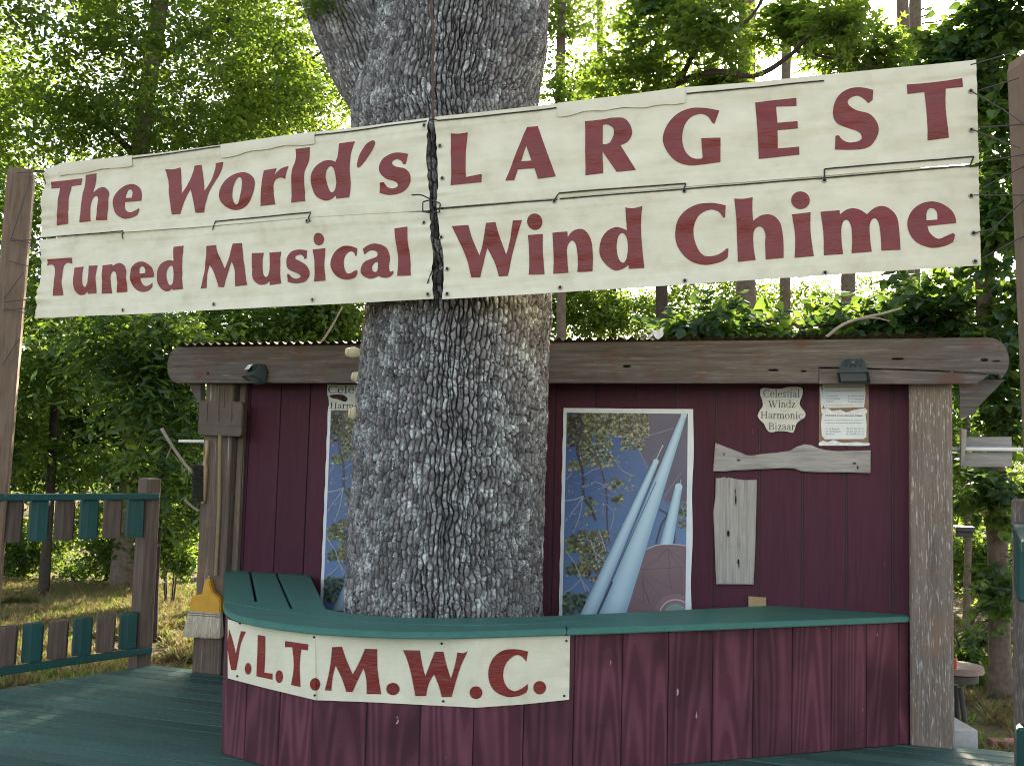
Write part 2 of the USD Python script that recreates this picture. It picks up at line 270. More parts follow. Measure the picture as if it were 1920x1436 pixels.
l_lite = leafmat("leaf_yellow_green", (.048, .105, .02), (.105, .175, .036), (.38, .54, .055), .52)
l_vine = leafmat("leaf_vine_green", (.034, .092, .022), (.075, .155, .036), (.3, .46, .05), .5)
l_grass = leafmat("dry_grass", (.2, .165, .07), (.42, .34, .165), (.45, .36, .15), .38, .02)
l_litter = leafmat("fallen_leaf", (.09, .055, .028), (.24, .16, .085), (.2, .12, .05), .2, .02)
m_ground = mat("ground_soil", {"g": ("geometry", {}), "n": ("noise_texture", {"scale": .8, "detail": 8, "roughness": .65}), "n2": ("noise_texture", {"scale": 40, "detail": 6, "roughness": .7}), "mf": ("mix_float", {"fac": .5}),
    "r": ("rgb_ramp", {"ramp": [(.3, (.05, .05, .022)), (.45, (.12, .1, .05)), (.6, (.2, .15, .08)), (.75, (.26, .2, .11))]}), "b": ("bump", {"strength": 1.0, "distance": .03}), "p": ("principled_bsdf", {"roughness": .95, "specular_ior_level": .1})},
    [("g.position", "n.vector"), ("g.position", "n2.vector"), ("n.fac", "mf.a"), ("n2.fac", "mf.b"), ("mf.result", "r.fac"), ("r.color", "p.base_color"), ("n2.fac", "b.height"), ("b.normal", "p.normal")])
# ------------------------------------------------------------------ setting: sky is above; ground and deck
GZ = -0.16
gx = np.concatenate([np.linspace(-260, -26, 14), np.linspace(-24, 24, 61), np.linspace(26, 260, 14)]); gy = np.concatenate([np.linspace(-60, -2, 8), np.linspace(0, 40, 56), np.linspace(44, 420, 18)])
X, Y = np.meshgrid(gx, gy); Zg = GZ + .10 * (meshkit.fbm(np.stack([X * .35, Y * .35, X * 0], -1), 4, 3) - .5) * np.clip((Y - 8.6) / 4, 0, 1)
i = np.arange(len(gy) - 1)[:, None] * len(gx) + np.arange(len(gx) - 1)[None]
q = np.stack([i, i + 1, i + len(gx) + 1, i + len(gx)], -1).reshape(-1, 4)
tag(stage.GetPrimAtPath(geo(None, "ground", (np.stack([X, Y, Zg], -1).reshape(-1, 3), q), m_ground, True)), kind="structure")

# deck: planks parallel to the booth's front
def plan(p): return np.array([np.dot(p - WALL0, UX), np.dot(p - WALL0, UY)])
dl0, dl1 = plan(on_level(0, 1291)), plan(on_level(262, 1250)); dleft = (dl1 - dl0) / np.linalg.norm(dl1 - dl0)
far_l = dl1 + dleft * .25; near_l = dl0 - dleft * 8
dr = plan(on_level(1905, 1414)); back = -.02
deck_poly = sg.Polygon([tuple(near_l), tuple(far_l), (far_l[0], back + .02), (dr[0] + .55, back + .02), (dr[0] + .75, -9.0), (near_l[0], -9.0)])
tag(stage.GetPrimAtPath(thing("deck", None, None, WALL0)), kind="structure")
DECK = "/World/deck"
W, n = .142, 0
y0 = back + .02
while y0 > -9:
    strip = deck_poly.intersection(sg.box(-30, y0 - W, 30, y0 - .007)); y0 -= W
    for g in getattr(strip, "geoms", [strip]):
        if g.is_empty or g.geom_type != "Polygon" or g.area < .01: continue
        g = sg.polygon.orient(g.buffer(-.003).simplify(.001))
        m = man(m3.Manifold.extrude(m3.CrossSection([np.array(g.exterior.coords)[:-1]]), .034))
        top = m.vertices[:, 2] > .02
        c = np.array(g.centroid.coords[0]); m.vertices[top, 1] = c[1] + (m.vertices[top, 1] - c[1]) * .975
        m.vertices[:, 2] -= .034
        r = rng(n); m.vertices[:, 2] += r.uniform(-.0015, .0015)
        geo(DECK, "plank", to_booth(trimesh.Trimesh(m.vertices, m.faces, process=False)), m_deck); n += 1
rim = deck_poly.buffer(-.02).difference(deck_poly.buffer(-.06))
m = trimesh.creation.extrude_polygon(rim, .13, engine="earcut"); m.vertices[:, 2] -= .17
geo(DECK, "rim_joist", to_booth(m), m_frame)
# ------------------------------------------------------------------ booth: plank wall, posts, fascia, roof
Z0, ZT = 0.0, 2.30
sPL0, sPL1 = wall_sz(359, 1262, -.12)[0], wall_sz(412, 1262, -.12)[0]
sPR0, sPR1 = wall_sz(1707, 1402, -.12)[0], wall_sz(1790, 1402, -.12)[0]
beam_bot = .5 * (wall_sz(500, 720, -.2)[1] + wall_sz(1600, 717, -.2)[1]); beam_top = .5 * (wall_sz(500, 652, -.2)[1] + wall_sz(1600, 633, -.2)[1])
BOOTH = thing("booth", "maroon plank booth with grey timber posts and fascia around the tree trunk", "booth", WALL0)
grooves = [wall_sz(x, y)[0] for x, y in ((468, 800), (525, 800), (580, 800), (1039, 850), (1342, 850), (1424, 850), (1505, 850), (1587, 850), (1673, 850))]
pitch = (grooves[-1] - grooves[4]) / 4
edges = [sPL1 - .04] + grooves[:3]
while edges[-1] + pitch * 1.4 < grooves[3]: edges.append(edges[-1] + (grooves[3] - grooves[2]) / max(1, round((grooves[3] - grooves[2]) / pitch)))
edges[-1] = grooves[3] if abs(edges[-1] - grooves[3]) < .12 else edges[-1]
if grooves[3] - edges[-1] > .05: edges.append(grooves[3])
while edges[-1] + pitch * 1.4 < grooves[4]: edges.append(edges[-1] + (grooves[4] - grooves[3]) / max(1, round((grooves[4] - grooves[3]) / pitch)))
if grooves[4] - edges[-1] > .05: edges.append(grooves[4])
else: edges[-1] = grooves[4]
edges += grooves[5:] + [sPR0 + .1]
edges = sorted(edges)
for a, b in zip(edges[:-1], edges[1:]):
    r = rng(int(a * 1000) & 4095)
    geo(BOOTH, "wall_board", frame_box(a + .0048, b - .0048, r.uniform(-.001, .001), .03, .0, ZT, .004), m_maroon)
geo(BOOTH, "wall_backing", frame_box(edges[0], edges[-1], .0135, .06, .01, ZT - .01, .003), m_frame)
geo(BOOTH, "corner_post", frame_box(sPL0, sPL1, -.12, -.02, 0, beam_bot + .1, .008), m_postl)
geo(BOOTH, "corner_post", frame_box(sPR0, sPR1, -.12, -.02, 0, beam_bot + .1, .01), m_post)
geo(BOOTH, "post_trim", frame_box(sPL1 + .012, sPL1 + .062, -.055, -.004, .02, beam_bot + .05, .006), m_postl)
# fascia: one long round-ended board whose lower edge has split off at the right
s0 = wall_sz(313, 690, -.21)[0]; s1 = wall_sz(1890, 665, -.21)[0]; h = beam_top - beam_bot
r_ = h * .5
L = sg.box(s0 + r_ * .7, beam_bot, s1 - r_ * .75, beam_top)
endL = shapely.affinity.scale(sg.Point(0, 0).buffer(1, 12), r_ * .7, h / 2); endL = shapely.affinity.translate(endL, s0 + r_ * .7, (beam_bot + beam_top) / 2)
endR = shapely.affinity.translate(shapely.affinity.scale(sg.Point(0, 0).buffer(1, 12), r_ * .8, h / 2), s1 - r_ * .75, (beam_bot + beam_top) / 2)
fa = so.unary_union([L, endL, endR])
crack = [wall_sz(x, y, -.21) for x, y in ((1535, 689), (1600, 690), (1680, 692), (1760, 695), (1830, 699), (1872, 703))]
lower = fa.intersection(sg.Polygon(crack + [(s1 + .1, crack[-1][1] - .2), (crack[0][0], beam_bot - .2)]))
lower = lower.difference(sg.Polygon([wall_sz(1858, 700, -.21), wall_sz(1905, 690, -.21), wall_sz(1905, 730, -.21), wall_sz(1828, 722, -.21)]))
upper = fa.difference(sg.Polygon([(x, z + .0015) for x, z in crack] + [(s1 + .1, crack[-1][1] - .2), (crack[0][0], beam_bot - .2)]))
lower = shapely.affinity.translate(lower.buffer(-.0015), 0, -.004)
def bevel_slab(poly, d0, d1, r=.004):
    """Board with a small chamfer on its front edges."""
    a = slab(poly.simplify(.0008), d0 + r, d1); b = slab(poly.buffer(-r).simplify(.0008), d0, d0 + r + .001)
    return cat_([a, b])
knots = []
for x, y, w, hh in ((1175, 687, 9, 2.5), (1450, 694, 11, 2.2), (1507, 696, 6, 1.8), (1545, 694, 4, 1.5), (1683, 673, 12, 2.0), (1846, 675, 7, 3.0), (390, 700, 3, 2), (1868, 677, 8, 1.4)):
    s, z = wall_sz(x, y, -.21); e = shapely.affinity.scale(sg.Point(0, 0).buffer(1, 5), w / 300 * .9, hh / 300 * 1.0); knots.append(shapely.affinity.translate(e, s, z))
upper = upper.difference(so.unary_union(knots[:4] + knots[4:]))
fb = geo(BOOTH, "fascia_board", bevel_slab(upper, -.21, -.165), m_beam)
geo(BOOTH, "split_strip", bevel_slab(lower, -.207, -.165), m_beam, label="lower strip of the fascia split off at its right end")
geo(BOOTH, "header_beam", frame_box(s0 + .28, s1 - .32, -.162, -.122, beam_bot + .03, beam_top - .03, .006), m_frame)
# brackets behind the fascia ends
for px0, px1, py, dx in ((352, 374, 735, -1), (1805, 1880, 725, 1)):
    if dx > 0:
        poly = sg.Polygon([wall_sz(1800, 712, -.1), wall_sz(1884, 712, -.1), wall_sz(1868, 728, -.1), wall_sz(1835, 762, -.1), wall_sz(1828, 775, -.1), wall_sz(1800, 786, -.1)])
    else:
        poly = sg.Polygon([wall_sz(352, 716, -.1), wall_sz(376, 716, -.1), wall_sz(376, 765, -.1), wall_sz(371, 752, -.1), wall_sz(360, 735, -.1)])
    geo(BOOTH, "eave_bracket", slab(poly, -.1, -.04), m_beam)
# corrugated roof with a slight fall to the back
ss = np.linspace(s0 + .12, s1 - .38, 520); dd = np.array([-.235, .4, 1.1]); cor = .011 * np.sin(ss / .072 * 2 * np.pi)
def roofz(d): return beam_top + .022 - .06 * (d + .235)
vt = np.stack([booth(ss, np.full_like(ss, d), roofz(d) + cor) for d in dd]); vb = vt - np.array([0, 0, .003])
v = np.concatenate([vt.reshape(-1, 3), vb.reshape(-1, 3)]); N = len(ss); i = (np.arange(2)[:, None] * N + np.arange(N - 1)[None]).ravel()
q = np.stack([i, i + 1, i + N + 1, i + N], -1); qb = q[:, ::-1] + 3 * N; j = np.arange(N - 1); fr = np.stack([j + 3 * N, j + 1 + 3 * N, j + 1, j], -1)
geo(BOOTH, "corrugated_roof", (v, np.vstack([q, qb, fr])), m_roof, True)
for s in (sPL0 + .1, sPR1 - .15): geo(BOOTH, "rear_post", frame_box(s, s + .1, .95, 1.05, GZ, roofz(1.0) - .03, .006), m_frame)
geo(BOOTH, "rear_beam", frame_box(sPL0, sPR1, .96, 1.04, roofz(1.05) - .16, roofz(1.05) - .022, .006), m_frame)

# ------------------------------------------------------------------ bar counter
HC, TH = .775, .036
outer = [on_level(x, y, HC - TH)[:2] for x, y in ((419, 1118), (418, 1140), (421, 1152), (430, 1160), (447, 1167), (480, 1175), (532, 1183), (592, 1190), (670, 1195), (750, 1198), (830, 1198.5), (895, 1197), (980, 1194.5), (1068, 1190.5), (1230, 1182), (1400, 1172.5), (1706, 1159))]
bl = booth(wall_sz(421, 1072)[0], -.004, 0)[:2]
inner = [on_level(x, y, HC)[:2] for x, y in ((612, 1141), (660, 1150), (740, 1156), (840, 1158), (930, 1157), (1020, 1154.5), (1230, 1145), (1440, 1134.5))]
b2 = booth(wall_sz(582, 1078)[0], -.004, 0)[:2]; b3 = booth(wall_sz(1440, 1134)[0], -.004, 0)[:2]; b4 = booth(sPR0 - .003, -.004, 0)[:2]
out_pts = [bl] + outer + [b4, b3] + inner[::-1] + [b2]
top_poly = sg.Polygon(out_pts).buffer(0)
_f2 = on_level(893, 1197, HC - TH)[:2]; _f3 = booth(sPR0 - .003, -.106, 0)[:2]
outer = [p for p in outer[:11]] + [np.array(_f2 + (_f3 - _f2) * k) + np.array([.0, -.018]) * math.sin(k * math.pi) for k in (0, .12, .3, .5, .7, .85)] + [outer[-1]]
tip = [None, None, _f3, booth(sPR0 - .003, -.004, 0)[:2], b3]
top_poly = sg.Polygon([bl] + outer[:-1] + tip[2:] + inner[::-1] + [b2]).buffer(0)
if top_poly.geom_type != "Polygon": top_poly = max(top_poly.geoms, key=lambda g: g.area)
COUNTER = thing("bar_counter", "bowed bar counter with green top boards and maroon plank front before the trunk", "counter", (*top_poly.centroid.coords[0], 0))
cuts = []
def px_line(pts, z=HC): return sg.LineString([tuple(on_level(x, y, z)[:2]) for x, y in pts])
for a, b in (((469, 1068), (481, 1127)), ((517, 1070), (548, 1140))): cuts.append(px_line([a, b]).buffer(.0085, cap_style=2))
slots = so.unary_union(cuts)
seam1 = px_line([(417, 1127), (470, 1137), (540, 1148), (600, 1156), (690, 1166), (790, 1171), (900, 1172), (1000, 1169.5), (1100, 1163)], HC)
seam2 = px_line([(480, 1126), (548, 1139), (613, 1142)])
pieces = [top_poly.difference(slots).difference(seam1.buffer(.0022, cap_style=2))]
joints = []
for x, y in ((835, 1180), (906, 1180), (963, 1178), (1064, 1172)):
    a = on_level(x - 3, y, HC)[:2]; b = on_level(x + 2, y + 16, HC)[:2]; d = (b - a) / np.linalg.norm(b - a)
    joints.append(sg.LineString([tuple(a - d * .02), tuple(b + d * .25)]).buffer(.0016, cap_style=2))
poly = pieces[0].difference(so.unary_union(joints[-1:]))
def counter_board(g, z0, z1, r=.012):
    g = g.simplify(.0006); cs = []
    for k in range(5):
        th = k / 4 * math.pi / 2; cs.append((z1 - r + r * math.sin(th), r * (1 - math.cos(th))))
    lay = [(z0, r * .6), (z0 + r * .5, 0)] + cs; parts = []
    for (za, ia), (zb, ib) in zip(lay[:-1], lay[1:]):
        ga = g.buffer(-max(ia, ib)) if max(ia, ib) > 0 else g
        for h_ in getattr(ga, "geoms", [ga]):
            if h_.is_empty: continue
            m = trimesh.creation.extrude_polygon(h_, zb - za + .0002, engine="earcut"); m.vertices[:, 2] += za; parts.append(m)
    return cat_(parts)
for g in sorted(getattr(poly, "geoms", [poly]), key=lambda g: -g.area):
    if g.area > .003: geo(COUNTER, "top_board", counter_board(g, HC - TH, HC), m_green)
# front facets (plan corners), each split into planks
def inset(px, py, k): p = on_level(px, py, HC - TH); return EYE[:2] + (p[:2] - EYE[:2]) * k
F0 = inset(427, 1161, 1.006); F1 = inset(592, 1190, 1.008); F2 = inset(893, 1197, 1.008); F3 = booth(sPR0 - .003, -.078, 0)[:2]; FB = booth(wall_sz(421, 1072)[0] + .03, -.005, 0)[:2]
FACETS = [(FB, F0, []), (F0, F1, [465, 528]), (F1, F2, [692, 792]), (F2, F3, [985, 1078, 1168, 1254, 1337, 1413, 1486, 1559, 1625, 1686])]
def facet_hit(px, py, a, b, off=0.0):
    """Pixel -> point on the upright plane through plan points a, b, pushed off towards the viewer."""
    t = np.r_[(b - a) / np.linalg.norm(b - a), 0]; nrm = np.array([t[1], -t[0], 0]); 
    return on_plane(px, py, np.r_[a, 0] + nrm * off, nrm)
for k, (a, b, cutpx) in enumerate(FACETS):
    t = (b - a) / np.linalg.norm(b - a); nrm = np.array([t[1], -t[0]]); Lf = np.linalg.norm(b - a)
    cu = [0.0] + [float(np.dot(facet_hit(x, 1240, a, b)[:2] - a, t)) for x in cutpx] + [Lf]
    if not cutpx: cu = list(np.linspace(0, Lf, 9))
    for u0, u1 in zip(cu[:-1], cu[1:]):
        g_ = .0028
        m = rbox((u1 - u0 - 2 * g_, .018, HC - TH - .006), .004, ((u0 + u1) / 2, .009, (HC - TH - .006) / 2 + .002))
        v = m.vertices; m.vertices = np.c_[a[0] + v[:, 0] * t[0] - v[:, 1] * nrm[0], a[1] + v[:, 0] * t[1] - v[:, 1] * nrm[1], v[:, 2]]
        geo(COUNTER, "front_board", m, m_ply)
    m = rbox((Lf - .01, .03, HC - TH - .02), .002, (Lf / 2, .0285, (HC - TH) / 2)); v = m.vertices
    m.vertices = np.c_[a[0] + v[:, 0] * t[0] - v[:, 1] * nrm[0], a[1] + v[:, 0] * t[1] - v[:, 1] * nrm[1], v[:, 2]]
    geo(COUNTER, "backing_panel", m, m_frame)
# ------------------------------------------------------------------ hand-cut lettering: outlines measured on the photograph ("~" marks a point on a curve)
CROP = {1: (70, 290, 8.348), 2: (290, 250, 7.68), 3: (530, 230, 6.6207), 4: (800, 210, 7.3846), 5: (1060, 180, 5.647), 6: (1390, 110, 4.2667), 7: (70, 430, 6.4),
        8: (360, 400, 7.979), 9: (570, 400, 7.111), 10: (820, 370, 4.8), 11: (1240, 340, 6.4), 12: (1500, 330, 5.4857), 13: (400, 1140, 5.647), 14: (720, 1160, 5.189)}
def outline(txt, crop):
    x0, y0, k = CROP[crop]; P = []
    for w in txt.split():
        if w[0] == "o":                                   # ocx,cy,rx,ry: a dot
            cx, cy, rx, ry = map(float, w[1:].split(",")); t = np.linspace(0, 2 * np.pi, 28, endpoint=False)
            return np.c_[x0 + (cx + rx * np.cos(t)) / k, y0 + (cy + ry * np.sin(t)) / k]
        P.append(([float(q) for q in w.lstrip("~").split(",")], w[0] == "~"))
    n = len(P); pts = np.array([p for p, _ in P]); sm = [s for _, s in P]; out = []
    for i in range(n):
        a, b = pts[i], pts[(i + 1) % n]; sa, sb = sm[i], sm[(i + 1) % n]
        if not sa and not sb: out.append(a); continue
        ta = (b - pts[i - 1]) / 2 if sa else None; tb = (pts[(i + 2) % n] - a) / 2 if sb else None
        if ta is not None: ta = ta / max(np.linalg.norm(ta), 1e-6) * np.linalg.norm(b - a)
        if tb is not None: tb = tb / max(np.linalg.norm(tb), 1e-6) * np.linalg.norm(b - a)
        if ta is None: ta = 1.5 * (b - a) - .5 * tb
        if tb is None: tb = 1.5 * (b - a) - .5 * ta
        for t in np.linspace(0, 1, 7)[:-1]:
            out.append((2 * t**3 - 3 * t**2 + 1) * a + (t**3 - 2 * t**2 + t) * ta + (-2 * t**3 + 3 * t**2) * b + (t**3 - t**2) * tb)
    return np.array(out) / k + [x0, y0]
def glyph(crop, *loops):
    """First loop solid; 'h:' loops are holes; '+:' loops are further solids."""
    poly = None
    for t in loops:
        g = sg.Polygon(outline(t.split(":")[-1], crop)).buffer(0)
        poly = g if poly is None else (poly.difference(g) if t.startswith("h:") else poly.union(g))
    return poly
T_UL = [glyph(1, "215,430 685,366 668,470 520,490 ~500,680 475,1083 290,1108 ~330,800 350,520 215,535"),
  glyph(1, "742,315 915,290 ~890,480 878,600 ~960,525 ~1050,512 ~1120,590 ~1115,720 1085,1022 918,1028 ~945,830 ~955,690 ~920,650 ~870,720 ~845,850 835,1045 660,1062 ~705,700"),
  glyph(1, "1620,720 1362,742 ~1365,840 ~1400,890 ~1450,900 ~1520,870 1575,835 1582,860 1550,945 ~1450,990 ~1340,1000 ~1230,930 ~1180,790 ~1210,640 ~1320,510 ~1480,458 ~1600,530 ~1628,640", "h:1378,680 ~1395,580 ~1437,540 ~1475,580 1470,675"),
  glyph(2, "130,510 ~240,510 345,480 ~355,600 375,865 ~470,690 ~530,540 550,460 655,450 ~680,600 708,830 ~800,680 ~850,540 870,430 990,412 ~940,560 ~790,820 ~730,990 692,1135 568,1140 ~540,960 495,800 ~410,980 348,1155 222,1165 ~190,850 ~165,650"),
  glyph(2, "~1320,570 ~1440,650 ~1455,760 ~1400,940 ~1270,1075 ~1110,1098 ~960,1000 ~930,860 ~1000,700 ~1160,590", "h:~1240,640 ~1272,700 ~1240,900 ~1185,1025 ~1130,960 ~1135,800 ~1180,690"),
  glyph(2, "1590,545 1780,515 1745,620 ~1830,530 1953,484 1901,668 ~1830,650 ~1750,700 ~1720,850 1738,1025 1520,1048 ~1545,800"),
  glyph(3, "175,335 355,315 ~340,470 ~290,640 ~280,800 290,980 110,998 ~115,780 ~140,600 ~178,450"),
  glyph(3, "718,270 912,240 ~860,420 ~850,600 ~855,780 840,935 675,950 670,910 ~600,960 ~520,970 ~410,900 ~365,740 ~410,580 ~520,490 ~610,478 672,495 ~705,400", "h:~625,553 ~665,620 ~670,770 ~620,870 ~570,800 ~550,680 ~580,580"),
  glyph(3, "~1160,240 ~1160,300 ~1050,470 ~960,570 ~940,545 ~960,430 ~1040,300 ~1110,245"),
  glyph(3, "1575,400 1540,528 1510,525 ~1480,480 ~1420,465 ~1372,510 ~1420,555 ~1540,585 ~1600,670 ~1575,790 ~1480,870 ~1330,900 1205,875 1215,750 1265,745 ~1300,800 ~1370,820 ~1435,790 ~1410,740 ~1290,700 ~1215,610 ~1240,480 ~1330,410 ~1440,382")]
T_UR = [glyph(4, "330,295 ~440,300 565,280 ~548,450 545,905 770,868 765,980 335,1020 ~345,800 ~332,500"),
  glyph(4, "1390,212 1540,200 1790,898 1545,935 1495,785 1265,800 1220,955 1095,960", "h:1385,478 1455,682 1312,690"),
  glyph(5, "212,275 ~380,262 ~520,240 ~640,255 ~710,380 ~670,480 585,525 750,790 545,808 395,592 402,822 215,845", "h:400,315 ~460,315 ~518,370 ~480,490 ~430,518 398,515"),
  glyph(5, "1630,155 1580,305 1555,290 ~1500,215 ~1420,195 ~1300,260 ~1240,430 ~1265,580 ~1340,660 1440,672 1455,660 1440,460 1645,452 1642,702 ~1450,730 ~1300,740 ~1150,680 ~1040,510 ~1060,360 ~1170,210 ~1320,140 ~1480,132"),
  glyph(6, "110,350 440,315 442,380 278,385 288,520 450,505 452,562 290,578 292,715 462,700 465,765 140,802 ~130,600"),
  glyph(6, "1055,255 1050,335 1015,362 ~970,320 ~915,303 ~850,350 ~900,405 ~1040,450 ~1100,560 ~1050,680 ~970,720 750,725 755,612 780,608 ~820,650 ~880,665 ~960,640 ~950,590 ~850,550 ~760,510 ~733,430 ~765,320 ~850,250 ~950,235"),
  glyph(6, "1325,205 ~1560,185 1768,155 1772,230 1635,240 ~1635,400 1662,632 1490,655 ~1485,470 1465,265 1330,282")]
T_LL = [glyph(7, "128,365 412,340 412,415 ~360,402 ~320,440 ~305,600 318,795 195,802 ~215,600 ~215,480 ~190,430 125,438"),
  glyph(7, "440,460 550,445 ~540,560 ~560,690 ~600,640 ~610,520 608,435 710,430 ~698,600 700,765 598,775 598,740 ~560,780 ~500,785 ~450,720 ~440,600"),
  glyph(7, "768,430 880,415 890,435 ~970,400 ~1040,450 ~1050,560 1048,745 925,755 ~942,600 ~910,500 ~870,570 875,765 758,770 ~770,600"),
  glyph(7, "1370,568 1212,580 ~1225,640 ~1270,675 ~1320,660 1358,635 1355,690 ~1300,735 ~1210,742 ~1120,680 ~1095,570 ~1130,440 ~1235,382 ~1340,440 ~1372,520", "h:1210,528 ~1215,460 ~1245,440 ~1272,470 1272,522"),
  glyph(7, "1610,205 1735,190 ~1722,350 ~1718,550 1728,712 1612,725 1600,710 ~1530,740 ~1440,680 ~1410,560 ~1440,430 ~1530,368 1610,372", "h:~1585,430 ~1612,480 ~1605,640 ~1575,665 ~1540,620 ~1535,500"),
  glyph(8, "198,485 345,470 ~375,600 470,825 ~545,640 595,450 732,440 ~755,700 812,1070 630,1090 ~620,850 580,715 ~520,870 460,1100 380,1100 ~300,870 232,765 ~205,900 195,1112 105,1122 ~165,820"),
  glyph(8, "875,592 1050,582 ~1040,720 ~1050,900 ~1100,948 ~1140,850 ~1145,680 1130,582 1308,565 ~1300,750 1315,1045 1145,1070 1145,1010 ~1080,1055 ~990,1062 ~900,980 ~880,780"),
  glyph(8, "1698,550 1698,670 1665,680 ~1640,630 ~1580,615 ~1525,660 ~1600,710 ~1700,780 ~1742,890 ~1690,1000 ~1600,1038 ~1500,1042 1410,1020 1410,905 1435,905 ~1490,960 ~1560,970 ~1605,935 ~1550,890 ~1430,830 ~1392,720 ~1440,590 ~1560,535"),
  glyph(9, "o183,341,73,82", "+:95,478 270,460 ~260,600 275,895 115,905 ~130,700"),
  glyph(9, "690,460 685,555 670,570 ~640,515 ~590,500 ~530,570 ~525,690 ~560,790 ~610,800 ~650,775 690,755 710,765 705,810 ~660,860 ~540,882 ~420,830 ~348,690 ~370,540 ~480,445 ~580,428"),
  glyph(9, "765,470 ~850,415 ~950,400 ~1080,450 ~1130,560 ~1125,730 ~1145,775 1185,760 1190,800 ~1140,850 ~1060,860 990,835 ~920,865 ~860,870 ~770,820 ~750,740 ~790,650 ~890,600 ~960,570 ~965,520 ~910,490 ~850,500 795,550", "h:~960,645 ~978,700 ~960,775 ~915,770 ~905,700"),
  glyph(9, "1200,200 1380,178 ~1385,400 1422,830 1240,835 ~1240,600 ~1215,350")]
T_LR = [glyph(10, "130,260 280,250 ~310,360 375,522 ~410,400 440,232 525,225 ~560,360 615,512 ~650,380 680,208 762,205 ~690,430 632,705 550,710 ~510,580 445,455 ~415,580 382,718 300,718 ~250,520"),
  glyph(10, "o875,218,68,72", "+:810,335 945,325 ~945,480 960,690 820,695 ~822,520"),
  glyph(10, "1032,315 1168,305 1172,355 ~1230,295 ~1320,292 ~1385,400 1392,662 1255,668 ~1258,500 ~1220,390 ~1170,440 ~1168,560 1175,675 1038,685 ~1042,500"),
  glyph(10, "1692,92 ~1760,100 1845,78 ~1830,260 ~1842,450 1860,632 1720,640 1718,605 ~1650,645 ~1580,650 ~1480,560 ~1455,460 ~1500,330 ~1600,268 1705,295 ~1698,200", "h:~1655,320 ~1705,370 ~1705,530 ~1665,585 ~1620,520 ~1615,400"),
  glyph(11, "775,298 765,440 745,445 ~680,370 ~580,350 ~450,420 ~385,580 ~420,770 ~500,880 ~600,895 ~700,865 785,800 805,805 795,910 ~720,960 ~520,998 ~330,940 ~200,790 ~165,620 ~220,430 ~380,300 ~580,265"),
  glyph(11, "875,210 ~980,215 1098,195 ~1092,320 1102,480 ~1220,405 ~1350,415 ~1440,540 1468,920 1252,940 ~1245,760 ~1245,620 ~1190,545 ~1115,590 ~1105,760 1132,945 918,965 ~908,700 ~900,450"),
  glyph(11, "o1670,228,112,107", "+:1565,400 1792,372 ~1790,600 1830,900 1600,918 ~1605,650"),
  glyph(12, "212,368 408,350 412,395 ~500,335 ~600,335 690,390 ~790,312 ~890,310 ~990,400 ~1020,560 1032,762 835,770 ~830,620 ~805,470 ~765,432 ~720,490 ~720,640 738,780 530,798 ~535,620 ~515,490 ~470,450 ~430,510 ~425,640 442,805 245,818 ~240,600"),
  glyph(12, "1608,480 1312,515 ~1340,590 ~1420,648 ~1500,620 1575,585 1597,605 1575,680 ~1480,725 ~1340,740 ~1180,670 ~1105,510 ~1150,360 ~1270,270 ~1420,262 ~1560,340 ~1605,430", "h:1302,455 ~1315,350 ~1360,322 ~1410,360 1415,445")]
T_BAR = [glyph(13, "165,215 ~205,340 238,475 ~262,360 292,240 345,245 ~290,380 ~262,540 240,655 188,650 ~165,530 148,400"), glyph(13, "o368,638,35,62"),
  glyph(13, "470,280 550,295 ~550,450 540,680 628,690 625,755 455,718 ~465,480"), glyph(13, "o697,722,40,67"),
  glyph(13, "760,345 1005,380 1000,445 930,435 ~915,600 922,832 822,810 ~850,620 835,412 758,410"), glyph(13, "o1077,803,55,67"),
  glyph(13, "1258,410 1362,405 ~1400,520 1475,698 ~1550,560 1605,428 1735,430 ~1740,650 1778,908 1622,905 ~1620,760 1590,635 ~1530,760 1472,885 1408,882 ~1360,740 1295,605 ~1265,720 1250,872 1180,868 ~1230,650"), glyph(14, "o87,680,65,60"),
  glyph(14, "182,302 350,305 ~370,430 402,557 ~450,430 495,318 578,318 ~610,450 650,580 ~690,450 715,325 ~770,330 815,312 ~740,480 658,758 562,758 ~530,640 487,540 ~440,620 408,748 305,748 ~260,520 ~220,380"), glyph(14, "o895,715,62,62"),
  glyph(14, "1402,315 1385,415 ~1340,365 ~1280,352 ~1190,430 ~1160,550 ~1190,650 ~1260,700 ~1330,680 1400,630 1400,680 1385,715 ~1300,750 ~1180,752 ~1060,680 ~1015,540 ~1050,400 ~1150,310 ~1270,292"), glyph(14, "o1515,667,62,65")]
# ------------------------------------------------------------------ the big banner: four canvas panels on upright planes that meet in front of the trunk
BA = at(70, 450, 7.15); BM = at(812, 390, 5.88); BB = at(1838, 300, 5.20)
def bplane(left):
    a, b = (BA, BM) if left else (BM, BB)
    t = (b - a) * [1, 1, 0]; t /= np.linalg.norm(t); n = np.array([t[1], -t[0], 0.0]); return a, t, n
def interp(poly, t):
    """Point at parameter t (0..1) along a polyline, by x or y progress."""
    p = np.asarray(poly, float); d = np.r_[0, np.cumsum(np.linalg.norm(np.diff(p, axis=0), axis=1))]; d /= d[-1]
    return np.stack([np.interp(t, d, p[:, 0]), np.interp(t, d, p[:, 1])], -1)
def lumps(s, z, seed):
    q = np.stack([s * .9, z * 2.6, s * 0 + seed], -1); q2 = np.stack([s * 2.2 + z * 1.5, z * 7 - s * 1.2, s * 0 + seed + 9], -1)
    q3 = np.stack([s * 9, z * 14, s * 0 + seed + 5], -1)
    return .06 * (meshkit.fbm(q, 3, seed) - .5) + .032 * (meshkit.fbm(q2, 3, seed + 3) - .5) + .006 * (meshkit.fbm(q3, 2, seed + 7) - .5)
BAN = {}
